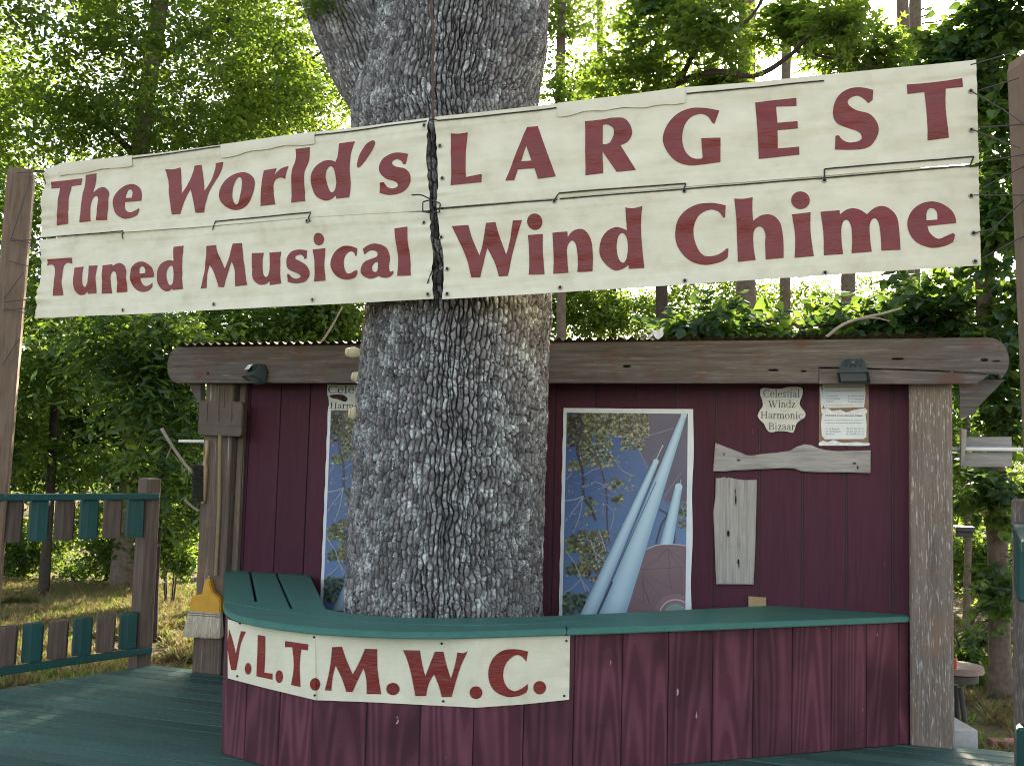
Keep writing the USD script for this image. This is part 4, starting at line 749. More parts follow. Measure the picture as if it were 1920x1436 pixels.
flat(sg.LineString(Wp([(722, 415), (762, 330)])).buffer(.003), lin(190, 200, 215)); flat(shapely.affinity.translate(sg.Point(0, 0).buffer(.005), *wall_sz(1020 + 763 / 3.42, 740 + 328 / 3.42)), lin(215, 220, 230))
tube_print((312, e_), (880, 130), (918, 134), (500, e_))
flat(sg.LineString(Wp([(345, 1400), (500, 1050), (720, 560)])).buffer(.0028).intersection(IN), lin(56, 74, 96)); flat(sg.LineString(Wp([(347, 1405), (400, 1290), (440, 1200)])).buffer(.006).intersection(IN), lin(46, 56, 70))
flat(sg.LineString(Wp([(877, 572), (880, 545)])).buffer(.0022), lin(190, 200, 210))
VV, FF, CC, n = [], [], [], 0
for v, f, c, l in layers:
    a = v[f]; ar = (a[:, 1, 0] - a[:, 0, 0]) * (a[:, 2, 1] - a[:, 0, 1]) - (a[:, 1, 1] - a[:, 0, 1]) * (a[:, 2, 0] - a[:, 0, 0]); f = f.copy(); f[ar < 0] = f[ar < 0][:, ::-1]
    VV.append(np.c_[v[:, 0], np.full(len(v), -.0062 - .00006 * l), np.minimum(v[:, 1], ptop - .03)]); FF.append(f + n); CC.append(c); n += len(v)
PV, PF, PC = np.vstack(VV), np.vstack(FF), np.vstack(CC)
g2 = rng(3)
def wavy(n, amp): return np.cumsum(g2.normal(0, amp, n)) * .5
yy = np.linspace(ptop, pbot, 40); sheet = sg.Polygon([(PO[0] + .002 * np.sin(y * 31), y) for y in yy] + [(P1[0] + .004 * np.sin(y * 11 + 1), y) for y in yy[::-1]])
def poster(label, ds):
    p = thing("poster", label, "poster", booth(PO[0] + ds, 0, pbot), "chime posters pasted on the maroon wall")
    geo(p, "sheet", slab(shapely.affinity.translate(sheet, ds, 0), -.006, -.0025), m_paper)
    q_ = geo(p, "print", (booth(PV[:, 0] + ds, PV[:, 1], PV[:, 2]), PF), m_print); colors(q_, PC * .84 + .035); return p
poster("tall white-edged poster of blue chime tubes right of the trunk", 0.0)
ds_ = wall_sz(616, 762)[0] - PO[0]
poster("tall poster half hidden behind the left edge of the trunk", ds_)

# ------------------------------------------------------------------ lettered signs: a small serif alphabet of strokes
def S_(*a): return list(a)
def arcp(cx, cy, rx, ry, a0, a1, n=10): t = np.radians(np.linspace(a0, a1, n)); return [(cx + rx * math.cos(x), cy + ry * math.sin(x)) for x in t]
TK, TN, SF = .085, .034, .03
def bar(p, w): return sg.LineString(p).buffer(w / 2, cap_style=2)
def serif(x, y, w=.2): return sg.box(x - w / 2, y - SF / 2, x + w / 2, y + SF / 2)
def bowl(cx, cy, rx, ry, a0, a1, th=TK):
    t = np.linspace(a0, a1, 24); o, i_ = [], []
    for a in t:
        r = math.radians(a); w = TN + (th - TN) * abs(math.cos(r)); o.append((cx + rx * math.cos(r), cy + ry * math.sin(r))); i_.append((cx + (rx - w) * math.cos(r), cy + (ry - TN) * math.sin(r)))
    return sg.Polygon(o + i_[::-1]).buffer(0)
X_ = .46
def glyphs():
    G = {}; u = so.unary_union; vb = lambda x, y0, y1, w=TK: sg.box(x - w / 2, y0, x + w / 2, y1)
    G["l"] = (u([vb(.13, 0, .7), serif(.13, .015), serif(.09, .69, .12)]), .27)
    G["i"] = (u([vb(.13, 0, X_), serif(.13, .015), serif(.09, X_ - .01, .12), sg.Point(.13, .62).buffer(.055)]), .27)
    G["t"] = (u([vb(.14, .05, .58, .07), sg.box(.03, X_ - .035, .27, X_), bar(arcp(.21, .09, .07, .075, 180, 320), .045)]), .3)
    G["C"] = (u([bowl(.36, .33, .33, .345, 48, 318), sg.box(.56, .46, .59, .66)]), .66)
    G["e"] = (u([bowl(.23, .225, .2, .235, 15, 330), sg.box(.06, .25, .42, .285), bowl(.23, .225, .2, .235, 0, 20)]), .46)
    G["s"] = (u([bar(spline([(.3, .38), (.2, .445), (.09, .38), (.12, .28), (.25, .2), (.3, .1), (.19, .02), (.06, .09)], 6), .06), sg.box(.295, .33, .32, .45), sg.box(.04, .02, .065, .14)]), .37)
    G["a"] = (u([vb(.32, .04, .33, .075), bar(spline([(.07, .34), (.12, .43), (.22, .445), (.315, .4), (.32, .32)], 6), .05), bowl(.19, .125, .14, .135, 60, 330, .07), bar([(.32, .28), (.2, .255)], .035), bar([(.32, .06), (.38, .02), (.43, .05)], .045)]), .45)
    G["W"] = (u([bar([(.1, .66), (.3, .0)], .09), bar([(.3, .0), (.47, .6)], .036), bar([(.42, .66), (.63, 0)], .09), bar([(.63, 0), (.83, .66)], .036), serif(.11, .655, .22), serif(.43, .655, .2), serif(.84, .655, .18)]), .95)
    G["n"] = (u([vb(.12, 0, X_), serif(.12, .015), serif(.08, X_ - .01, .12), bar(spline([(.14, .36), (.24, .445), (.34, .41), (.375, .3)], 6), .05), vb(.375, 0, .33), serif(.375, .015)]), .5)
    G["d"] = (u([bowl(.22, .225, .19, .235, 40, 320), vb(.39, 0, .7, .08), serif(.36, .69, .12), serif(.43, .015, .12)]), .5)
    G["z"] = (u([sg.box(.04, X_ - .045, .38, X_), sg.box(.04, 0, .4, .045), bar([(.33, X_ - .02), (.09, .02)], .08), sg.box(.04, .34, .07, X_), sg.box(.37, 0, .4, .13)]), .43)
    G["H"] = (u([vb(.16, 0, .66), vb(.56, 0, .66), sg.box(.16, .32, .56, .355), serif(.16, .015, .24), serif(.56, .015, .24), serif(.16, .645, .24), serif(.56, .645, .24)]), .72)
    G["r"] = (u([vb(.12, 0, X_), serif(.12, .015), serif(.08, X_ - .01, .12), bar(spline([(.14, .33), (.22, .44), (.3, .43)], 6), .05), sg.Point(.31, .4).buffer(.045)]), .36)
    G["m"] = (u([G["n"][0], bar(spline([(.395, .36), (.5, .445), (.6, .41), (.63, .3)], 6), .05), vb(.63, 0, .33), serif(.63, .015)]), .76)
    G["o"] = (bowl(.24, .225, .21, .235, 0, 360), .48)
    G["c"] = (u([bowl(.23, .225, .2, .235, 45, 320), sg.Point(.37, .36).buffer(.04)]), .42)
    G["B"] = (u([vb(.15, 0, .66), bowl(.3, .5, .22, .16, -90, 90), bowl(.3, .175, .27, .175, -90, 90), sg.box(.05, 0, .32, .034), sg.box(.05, .626, .32, .66), sg.box(.15, .335, .32, .365)]), .62)
    return G
SERIF = glyphs()
def serif_text(txt, s, z, size, fit=None):
    out, x = [], 0
    for ch in txt:
        p, adv = SERIF[ch]; out.append(shapely.affinity.translate(p, x, 0)); x += adv
    p = so.unary_union(out); k = size / .66; kx = (fit / x) if fit else k
    return shapely.affinity.translate(shapely.affinity.scale(p, kx, k, origin=(0, 0)), s, z)
def crop3(pts, k=7.3846, x0=1400, y0=700, d=0.0): return [wall_sz(x0 + x / k, y0 + y / k, d) for x, y in pts]
shield = [(190, 225), (230, 203), (300, 208), (400, 213), (480, 212), (560, 192), (660, 186), (745, 193), (775, 225), (775, 290), (745, 370), (735, 430), (770, 490), (800, 525), (815, 570), (795, 620), (740, 650), (690, 700), (670, 760), (640, 820), (560, 805), (430, 798), (350, 815), (300, 800), (265, 750), (235, 690), (180, 640), (155, 585), (180, 520), (225, 450), (215, 370), (190, 300)]
sh = sg.Polygon(spline(crop3(shield), 3)).buffer(0)
def sign(label, ds, poly, holes=None, name="shaped_sign"):
    c = poly.centroid.coords[0]; p = thing(name, label, "sign", booth(c[0], 0, c[1]))
    geo(p, "sign_plate", slab(poly if holes is None else poly.difference(holes), -.0085 - ds, -.002 - ds), m_paperold); return p
SG = sign("scalloped white sign reading Celestial Windz Harmonic Bizaar, right of the poster", 0, sh)
for txt, (x0, y0), (x1, y1), cap in (("Celestial", (228, 330), (742, 328), .100), ("Windz", (300, 472), (680, 474), .096), ("Harmonic", (190, 625), (778, 628), .098), ("Bizaar", (300, 780), (670, 778), .096)):
    a, b = crop3([(x0, y0), (x1, y1)]); hgt = (crop3([(x0, y0 - cap * 1000)])[0][1] - a[1])
    geo(SG, "lettering", slab(serif_text(txt, a[0], a[1], hgt, b[0] - a[0]), -.0098, -.0078), m_ink)
c4 = lambda pts: crop3(pts, 4.7875, 300, 620)
left_plate = sg.Polygon(c4([(1508, 484), (1800, 484), (1850, 484), (1850, 720), (1700, 712), (1560, 712), (1525, 700), (1522, 620), (1510, 575), (1508, 530)])).buffer(0)
hole = sg.Polygon(spline(c4([(1525, 590), (1545, 575), (1640, 575), (1685, 600), (1690, 625), (1660, 638), (1600, 615), (1560, 610)]), 3)).buffer(0)
SL = sign("cream sign with a cut-out slot, half hidden behind the left side of the trunk", .0042, left_plate, hole)
for txt, x0, y0, hpx, wpx in (("Celestial", 1512, 562, 68, 460), ("Harmonic", 1530, 700, 56, 380)):
    a = c4([(x0, y0)])[0]; b = c4([(x0, y0 - hpx)])[0]; e = c4([(x0 + wpx, y0)])[0]
    geo(SL, "lettering", slab(serif_text(txt, a[0], a[1], b[1] - a[1], e[0] - a[0]), -.0142, -.012), m_ink)
# price sheets
def rounded(pts, r): return sg.Polygon(pts).buffer(-r).buffer(r, quad_segs=4)
def typed(parent, txt, x, y, x1, cap, d=-.0105, bold=False):
    a, b = crop3([(x, y), (x1, y)]); hgt = abs(crop3([(x, y - cap)])[0][1] - a[1])
    m = meshkit.text_mesh(txt, 1.0, .001, bold); w = m.bounds[1][0]; v = m.vertices
    kz = hgt; kx = (b[0] - a[0]) / w; mm = trimesh.Trimesh(np.c_[a[0] + v[:, 0] * kx, d - v[:, 2], a[1] + v[:, 1] * kz], m.faces, process=False)
    geo(parent, "lettering", to_booth(mm), m_ink)
PR = thing("price_sheet", "price list for cedar boards and trim in a clear sleeve under the right floodlight", "notice", booth(*[crop3([(1345, 600)])[0][0], 0, crop3([(1345, 600)])[0][1]]))
geo(PR, "backing_sheet", slab(sg.Polygon(crop3([(1005, 165), (1690, 160), (1688, 985), (1000, 985)])), -.006, -.002), m_tape)
geo(PR, "sleeve_strip", slab(sg.Polygon(crop3([(1030, 492), (1130, 485), (1180, 520), (1300, 505), (1380, 540), (1500, 505), (1640, 480), (1672, 520), (1660, 560), (1040, 560)])), -.0075, -.0055), m_plastic)
geo(PR, "sleeve_strip", slab(sg.Polygon(spline(crop3([(1000, 965), (1060, 930), (1120, 955), (1200, 920), (1290, 955), (1400, 960), (1520, 950), (1640, 965), (1690, 960), (1688, 1000), (1350, 1000), (1000, 1000)]), 2)).buffer(0), -.0078, -.0055), m_plastic)
geo(PR, "sleeve_strip", slab(sg.Polygon(crop3([(1006, 200), (1030, 175), (1048, 240), (1058, 470), (1030, 490), (1020, 300)])), -.0078, -.0055), m_plastic)
geo(PR, "price_card", slab(rounded(crop3([(1050, 160), (1640, 160), (1645, 300), (1625, 470), (1080, 480), (1055, 420)]), .006), -.0088, -.0065), m_paper)
geo(PR, "price_card", slab(rounded(crop3([(1045, 560), (1645, 558), (1660, 720), (1655, 880), (1620, 908), (1080, 912), (1040, 860), (1030, 700)]), .012), -.0088, -.0065), m_paper)
for t, x, y, x1, cap, b in (("PRICES FOR CEDAR BOARDS", 1072, 193, 1632, 18, True), ("1-10 Boards", 1100, 322, 1260, 15, False), ("$1.50 per board", 1400, 322, 1620, 15, False), ("11-50 Boards", 1100, 358, 1290, 16, False), ("$1.25 per board", 1400, 360, 1622, 15, False), ("51 & up", 1100, 395, 1200, 16, False), ("$1.00 per board", 1400, 397, 1605, 15, False),
    ("PRICES FOR CEDAR TRIM", 1085, 592, 1600, 18, True), ("1-10 Boards", 1092, 772, 1280, 15, False), ("$1.27 per lin. ft.", 1380, 770, 1630, 15, False), ("11-50 Boards", 1092, 810, 1298, 15, False), ("$1.00 per lin. ft.", 1380, 810, 1630, 15, False), ("51 & up", 1092, 845, 1215, 15, False), ("$ .90 per lin. ft.", 1380, 845, 1630, 15, False)):
    typed(PR, t, x, y, x1, cap, -.0092, b)
gl = rng(8)                                             # lines too small to read on the photograph: broken strokes
for x, y, x1 in ((1095, 248, 1590), (1090, 450, 1480), (1068, 655, 1615), (1092, 692, 1600)):
    bits = []
    while x < x1:
        w_ = gl.uniform(14, 46)
        for k in np.arange(x, min(x + w_, x1), 5.2): bits.append(sg.Polygon(crop3([(k, y - gl.uniform(7, 12)), (k + 2.4, y - gl.uniform(7, 12)), (k + 2.4, y), (k, y)])))
        x += w_ + 10
    geo(PR, "lettering", slab(so.unary_union(bits), -.0096, -.0086), m_ink)

# ------------------------------------------------------------------ weathered boards on the wall and the block on the counter
def kn(x, y, w, h):
    a = np.linspace(0, 2 * np.pi, 9)[:-1]; return sg.Polygon([wall_sz(x + w * math.cos(t), y + h * math.sin(t)) for t in a])
c2 = lambda pts: crop3(pts, 4.7875, 1300, 640)
bd = [(200, 910), (300, 950), (410, 990), (480, 1022), (530, 1024), (620, 1010), (760, 998), (870, 980), (930, 945), (1000, 924), (1060, 930), (1120, 958), (1180, 974), (1300, 985), (1420, 982), (1592, 978), (1590, 1180), (1400, 1176), (1180, 1174), (1000, 1168), (960, 1160), (910, 1142), (800, 1138), (640, 1146), (480, 1152), (360, 1158), (280, 1166), (182, 1165), (190, 1050)]
single("driftwood_board", bevel_slab(sg.Polygon(c2(bd)).difference(so.unary_union([kn(*k) for k in ((1385.5, 863, 3, 1.6), (1358, 852, 1.2, 3.5), (1602, 869, 3.5, 1.6), (1608, 877, 1.2, 3))])), -.026, -.002, .005), m_grey, "curvy-edged grey weathered board mounted horizontally on the maroon wall", "board")
bd = [(210, 1222), (240, 1226), (285, 1216), (300, 1228), (318, 1220), (380, 1234), (470, 1244), (572, 1242), (570, 1500)]
b3_ = [wall_sz(x, y) for x, y in ((1340, 1000), (1338, 960), (1342, 930), (1343, 896))] + [c2([p])[0] for p in bd[1:-1]] + [wall_sz(x, y) for x, y in ((1418, 960), (1416, 1040), (1413, 1095), (1344, 1094), (1342, 1060))]
single("driftwood_board", bevel_slab(sg.Polygon(b3_).buffer(0).difference(so.unary_union([kn(*k) for k in ((1380, 937, 1.6, 9), (1379, 922, 1.1, 5), (1366, 1000, 2.8, 6), (1385, 1053, 2.2, 5), (1386, 1060, 1, 5))])), -.024, -.002, .005), m_greyv, "upright grey weathered board on the maroon wall beside the poster", "board")
single("wood_block", bevel_slab(sg.Polygon([wall_sz(1404, 1117), wall_sz(1437, 1119), wall_sz(1437, 1139), wall_sz(1404, 1138)]), -.03, -.004, .003), m_handle, "small tan wood block with a nail just above the counter", "block")

# ------------------------------------------------------------------ floodlights on the fascia
def floodlight(label, px, py, yaw):
    s, z = wall_sz(px, py, -.21); base = booth(s, -.21, z); p = thing("floodlight", label, "floodlight", base, "floodlights on the fascia")
    Rz = trimesh.transformations.rotation_matrix(yaw + ANG, [0, 0, 1]); Rx = trimesh.transformations.rotation_matrix(1.12, [1, 0, 0])
    def put(m, tilt=True):
        m = m.copy()
        if tilt: m.apply_transform(Rx)
        m.apply_transform(Rz); m.apply_translation(base + np.array([0, 0, .052])); return m
    b = trimesh.creation.cylinder(.055, .03, sections=24); b.apply_transform(trimesh.transformations.rotation_matrix(math.pi / 2, [1, 0, 0])); b.apply_transform(trimesh.transformations.rotation_matrix(ANG, [0, 0, 1])); b.apply_translation(base + booth(0, -.014, 0) - WALL0 + [0, 0, -.02])
    geo(p, "mounting_plate", b, m_lamp, 40)
    geo(p, "arm", put(rbox((.03, .07, .03), .004, (0, -.04, -.055)), False), m_lamp)
    pts = []
    for y, w, h in ((-.03, .06, .035), (-.055, .125, .075), (-.135, .165, .10), (-.15, .178, .112)):
        for a, c_ in ((-1, -1), (1, -1), (1, 1), (-1, 1)): pts.append((a * w / 2, y, c_ * h / 2 - .012))
    body = trimesh.convex.convex_hull(np.array(pts)); geo(p, "housing", put(body), m_lamp)
    geo(p, "lens", put(rbox((.16, .006, .095), .002, (0, -.1535, -.012))), m_lampglass)
    fr = cat_([rbox((.188, .012, .012), .002, (0, -.155, .05)), rbox((.188, .012, .012), .002, (0, -.155, -.072)), rbox((.012, .012, .11), .002, (.09, -.155, -.011)), rbox((.012, .012, .11), .002, (-.09, -.155, -.011))])
    geo(p, "bezel", put(fr), m_lamp)
    for k in range(4): geo(p, "cooling_fin", put(rbox((.004, .06, .012), .001, (-.045 + .03 * k, -.08, .04))), m_lamp)
    if px < 900:
        m = rbox((.085, .05, .002), .0005, (-.015, -.098, .0455)); m.apply_transform(trimesh.transformations.rotation_matrix(-.2, [1, 0, 0])); geo(p, "sticker", put(m), m_silver)
    return p
floodlight("dark floodlight with a silver sticker on the left of the fascia", 490, 690, -.6)
floodlight("dark floodlight on the right of the fascia above the price sheet", 1602, 681, -.1)

# ------------------------------------------------------------------ tools hanging on the left post
dP = -.128
def wz(x, y, d=dP): return wall_sz(x, y, d)
DP = thing("dustpan", "brown long-handled dustpan hanging upside down on the left post", "dustpan", booth(*[wz(420, 785)[0], dP, wz(420, 785)[1]]))
body = rounded([wz(379, 752), wz(461, 754), wz(459, 819), wz(377, 816)], .028)
geo(DP, "pan", cat_([bevel_slab(body, dP - .045, dP - .03, .006), bevel_slab(body.difference(body.buffer(-.014)), dP - .03, dP, .002)]), m_dustpan)
for x in (394, 416, 440): geo(DP, "rib", slab(sg.Polygon([wz(x - 1.2, 756), wz(x + 1.2, 756), wz(x + .8, 792), wz(x - 1.6, 792)]), dP - .05, dP - .044), m_dustpan)
geo(DP, "rib", slab(sg.Polygon([wz(379, 795), wz(460, 797), wz(460, 799), wz(379, 797)]), dP - .0485, dP - .044), m_dustpan)
for x in (415, 425): geo(DP, "bracket_rod", tube([booth(wz(x, 724)[0], dP - .03, wz(x, 724)[1]), booth(wz(x + 1, 764)[0], dP - .047, wz(x + 1, 764)[1])], .006, 8), m_dustpan, True)
geo(DP, "handle", tube([booth(wz(417, 815)[0], dP - .03, wz(417, 815)[1]), booth(wz(414, 950)[0], dP - .022, wz(414, 950)[1]), booth(wz(407, 1078)[0], dP - .016, wz(407, 1078)[1])], .0145, 12), m_polew, True)
BR = thing("hand_brush", "dark-bristled hand brush with a pale wooden handle hung on the left post", "brush", booth(wz(380, 905)[0], dP, wz(380, 905)[1]))
hd = sg.Polygon(spline([wz(x, y) for x, y in ((388, 826), (394, 827), (393, 850), (390, 866), (391, 880), (387, 938), (379, 940), (377, 900), (384, 868), (388, 850), (388, 826))], 3)).buffer(.0)
geo(BR, "handle", bevel_slab(hd, dP - .03, dP - .008, .004), m_handle)
br = []
gb = rng(5)
for _ in range(700):
    y = gb.uniform(872, 939); a = wz(386, y); b = wz(367 + gb.uniform(-2, 2) , y + gb.uniform(-1, 3)); d = gb.uniform(-.05, -.006)
    br.append(tube([booth(a[0], dP + d, a[1]), booth(b[0], dP + d * 1.1, b[1])], .0012, 3, False))
geo(BR, "bristles", cat_(br), m_bristle, kind="stuff")
BM_ = thing("broom", "upside-down yellow-capped broom head hanging low on the left post", "broom", booth(wz(392, 1150)[0], dP, wz(392, 1150)[1]))
c5 = lambda pts, d=dP: [wz(300 + x / 3.59, 900 + y / 3.59, d) for x, y in pts]
cap = sg.Polygon(c5([(320, 690), (330, 665), (345, 657), (360, 667), (366, 700), (383, 752), (425, 788), (436, 812), (432, 893), (330, 888), (220, 878), (228, 830), (238, 778), (262, 768), (308, 760)])).buffer(0)
geo(BM_, "cap", bevel_slab(cap.buffer(-.004).buffer(.004), dP - .055, dP - .008, .008), m_yellow)
geo(BM_, "stub", tube([booth(*c5([(346, 664)])[0][:1], dP - .03, c5([(346, 664)])[0][1]), booth(*c5([(346, 640)])[0][:1], dP - .03, c5([(346, 640)])[0][1])], .011, 10), m_handle, True)
br = []
for _ in range(2600):
    u = gb.uniform(0, 1); w = gb.uniform(-1, 1); top = np.array(c5([(222 + u * 208, 876 + u * 15)])[0]); L_ = gb.uniform(.82, 1.03); bot = np.array(c5([(188 + u * 246 + gb.normal(0, 4), 1046 + u * 8)])[0]); bot = top + (bot - top) * L_
    d0 = dP - .032 + w * .02; d1 = dP - .036 + w * .034; m_ = (top + bot) / 2 + gb.normal(0, .002, 2)
    br.append(tube([booth(top[0], d0, top[1] + .01), booth(m_[0], (d0 + d1) / 2, m_[1]), booth(bot[0], d1, bot[1])], .0016, 3, False))
geo(BM_, "straw", cat_(br), m_straw, kind="stuff")
for k in range(2): a, b = c5([(221, 884 + k * 14), (433, 899 + k * 14)]); geo(BM_, "stitching", tube([booth(a[0], dP - .058, a[1]), booth(b[0], dP - .058, b[1])], .0022, 5), m_cord)

# ------------------------------------------------------------------ white pipe, side boards and shelf by the booth
single("white_pipe", tube([booth(wall_sz(336, 827, .16)[0], .16, wall_sz(336, 827, .16)[1]), booth(wall_sz(1960, 843, .16)[0], .16, wall_sz(1960, 843, .16)[1])], .0125, 10), m_pvc, "thin white pipe running behind the booth and sticking out at both sides", "pipe", True)
SB = thing("side_shelf_boards", "pair of short grey boards sticking out right of the right post", "boards", booth(wall_sz(1850, 848, .22)[0], .22, wall_sz(1850, 848, .22)[1]))
q4 = lambda a, d=.22: [wall_sz(x, y, d) for x, y in a]
geo(SB, "board", bevel_slab(sg.Polygon(q4([(1800, 820), (1896, 819), (1897, 846), (1800, 846)])), .2, .225, .003), m_grey)
geo(SB, "board", bevel_slab(sg.Polygon(q4([(1800, 847.5), (1897, 847), (1897, 875), (1800, 875)])), .201, .226, .003), m_grey)
geo(SB, "end_cleat", bevel_slab(sg.Polygon(q4([(1801, 803), (1812, 806), (1811, 835), (1806, 862), (1801, 868)], .12)), .08, .195, .003), m_greyv)
single("wood_shelf", cat_([frame_box(wall_sz(1790, 990, .3)[0], wall_sz(1826, 990, .3)[0], .2, .42, wall_sz(1820, 987, .3)[1] - .03, wall_sz(1820, 987, .3)[1]), frame_box(wall_sz(1790, 990, .3)[0], wall_sz(1822, 990, .3)[0], .22, .25, wall_sz(1820, 1006, .3)[1], wall_sz(1820, 987, .3)[1] - .031)]), m_frame, "small dark wooden shelf jutting out behind the right post", "shelf")

# ------------------------------------------------------------------ banner poles and railings
def vpost(c, w, z0, z1, yaw, m, name, parent, r=.01): 
    b = rbox((w, w, z1 - z0), r, (0, 0, (z0 + z1) / 2)); b.apply_transform(trimesh.transformations.rotation_matrix(yaw, [0, 0, 1])); b.apply_translation([c[0], c[1], 0]); return geo(parent, name, b, m)
lp0 = at(-9, 930, 7.28); lp1 = at(41, 320, 7.28)
LPO = thing("banner_pole", "square brown timber pole holding the left end of the banner", "pole", (lp0[0], lp0[1], GZ))
def lean_pole(p, a, b, w, yaw, m, name="pole"):
    d = (b - a); bot = a + d * ((GZ - a[2]) / d[2]); bx = rbox((w, w, 1.0), .012, (0, 0, .5)); bx.apply_transform(trimesh.transformations.rotation_matrix(yaw, [0, 0, 1]))
    v = bx.vertices; bx.vertices = np.c_[v[:, 0], v[:, 1], v[:, 2] * 0] + bot + v[:, 2:3] * (b - bot); return geo(p, name, bx, m)
lean_pole(LPO, lp0, lp1, .168, .35, m_pole)
rp0 = at(1962, 935, 4.95); rp1 = at(1926, 112, 5.1)
RPO = thing("banner_pole", "square weathered pole at the right edge holding the right end of the banner", "pole", (rp0[0], rp0[1], GZ))
lean_pole(RPO, rp0, rp1, .14, .1, m_pole)
fdir = on_level(262, 1250) - on_level(0, 1291); fdir /= np.linalg.norm(fdir); fnorm = np.array([fdir[1], -fdir[0], 0]); fyaw = math.atan2(fdir[1], fdir[0])
E0 = on_level(266, 1246); E0 = E0 - fdir * .02
RL = thing("deck_railing", "deck railing with alternating green and brown blocks on the left edge of the deck", "railing", E0)
vpost(E0, .13, -.1, 1.46, fyaw, m_block, "post", RL)
Lr = 1.55
def along(u, v, z): return E0 - fdir * u + fnorm * v + np.array([0, 0, z])
def fbox(u0, u1, v0, v1, z0, z1, r=.006):
    m = rbox((u1 - u0, v1 - v0, z1 - z0), r, (-(u0 + u1) / 2, (v0 + v1) / 2 * -1, (z0 + z1) / 2)); m.apply_transform(trimesh.transformations.rotation_matrix(fyaw, [0, 0, 1])); m.apply_translation(E0); return m
geo(RL, "top_rail", fbox(-.03, Lr, .066, .105, 1.295, 1.345), m_greenb); geo(RL, "bottom_rail", fbox(-.03, Lr + .6, .066, .115, .1, .15), m_greenb)
def block(u, z0, z1, m, up_):
    w, dpt, c = .142, .065, .034
    pl = [(-w / 2, -dpt / 2 + c), (-w / 2 + c, -dpt / 2), (w / 2 - c, -dpt / 2), (w / 2, -dpt / 2 + c), (w / 2, dpt / 2), (-w / 2, dpt / 2)]
    v = []
    for z, k in ((z0, .96), (z0 + .012, 1), (z1 - .012, 1), (z1, .96)): v += [(x * k, y * k, z) for x, y in pl]
    mm = trimesh.convex.convex_hull(np.array(v)); mm.apply_transform(trimesh.transformations.rotation_matrix(fyaw, [0, 0, 1])); mm.apply_translation(E0 - fdir * u + fnorm * .05); geo(RL, "block", mm, m)
for k in range(6):
    u = .135 + k * .196
    block(u, 1.005, 1.294, m_greenb if k % 2 == 0 else m_block, False)
for k in range(8):
    u = .14 + k * .192
    block(u, .151, .425, m_greenb if k % 2 == 0 else m_block, True)
# right railing
R0 = at(1936, 1000, 5.35); R0[2] = 0
RR = thing("deck_railing", "deck railing post with green rails cut off at the right edge", "railing", R0)
zt = EYE[2] - (936 - 901) / FOC * 5.35
vpost(R0, .15, -.1, zt, .06, m_post, "post", RR)
ryaw = math.atan2(-R0[0], R0[1]) + .035                      # the rail runs from the post towards the viewer's right
def rfix(m): m.apply_transform(trimesh.transformations.rotation_matrix(ryaw, [0, 0, 1])); m.apply_translation([R0[0], R0[1], 0]); return m
geo(RR, "top_rail", rfix(rbox((.09, 1.8, .045), .005, (-.055, -.98, zt - .14))), m_greenb); geo(RR, "bottom_rail", rfix(rbox((.05, 1.8, .05), .005, (-.055, -.98, .12))), m_greenb)
for k in range(3):
    for z in ((zt - .315, .282) if k < 1 else (zt - .315,)): geo(RR, "block", rfix(rbox((.06, .12, .3 if z > 1 else .27), .014, (-.06, -.155 - .196 * k, z))), m_greenb if k % 2 == 0 else m_block)
# wires from the banner's ends to the poles
def wl(a, b, da, db): return [at(*a, da), at(*b, db)]
cord("tie_wire", BAN[S_UL], [wl((84, 322), (32, 324), 7.13, 7.17), wl((80, 326), (86, 345), 7.13, 7.13), wl((77, 449), (18, 452), 7.13, 7.16), wl((77, 462), (20, 447), 7.13, 7.16), wl((60, 330), (20, 450), 7.18, 7.16), wl((75, 505), (18, 490), 7.13, 7.16), wl((72, 560), (8, 566), 7.13, 7.16), wl((70, 576), (6, 582), 7.13, 7.16), wl((70, 592), (8, 578), 7.13, 7.16), wl((8, 560), (45, 510), 7.16, 7.17), wl((4, 685), (36, 635), 7.16, 7.17), wl((60, 455), (60, 470), 7.16, 7.16)], m_wire, .0035)
cord("tie_wire", BAN[S_UR], [wl((1820, 122), (1905, 98), 5.18, 5.02), wl((1822, 172), (1880, 205), 5.18, 5.1), wl((1880, 205), (1915, 230), 5.1, 5.0), wl((1835, 170), (1910, 147), 5.18, 5.0), wl((1822, 243), (1912, 278), 5.18, 5.0), wl((1836, 240), (1920, 233), 5.18, 5.0), wl((1836, 305), (1920, 290), 5.18, 5.0), wl((1826, 366), (1920, 366), 5.18, 5.0), wl((1828, 437), (1860, 430), 5.18, 5.1), wl((1860, 430), (1920, 375), 5.1, 5.0), wl((1836, 355), (1920, 312), 5.18, 5.0), wl((1830, 491), (1925, 440), 5.18, 5.0)], m_wire, .0032)

# ------------------------------------------------------------------ odds and ends behind the right post
zz = lambda x, y, d: at(x, y, d)
ST = thing("garden_stool", "round brown-topped stool with dark legs behind the right post", "stool", (*zz(1795, 1370, 7.4)[:2], GZ))
c = zz(1792, 1252, 7.4); m = trimesh.creation.cylinder(.185, .045, sections=36); m.apply_translation(c); geo(ST, "seat", m, m_stool, 40)
m = trimesh.creation.cylinder(.15, .05, sections=36); m.apply_translation(c - [0, 0, .06]); geo(ST, "seat_ring", m, m_frame, 40)
for a, b in (((1800, 1288), (1812, 1375)), ((1780, 1288), (1772, 1375)), ((1792, 1284), (1796, 1350))):
    p0 = zz(*a, 7.38 if a[0] != 1792 else 7.5); p1 = zz(*b, 7.36 if a[0] != 1792 else 7.55); p1[2] = GZ; geo(ST, "leg", tube([p0, p1], .018, 10), m_frame, True)
m = rbox((.06, .05, .07), .008, zz(1784, 1243, 7.15)); single("red_tin", m, m_red, "small red tin on the stool beside the right post", "tin")
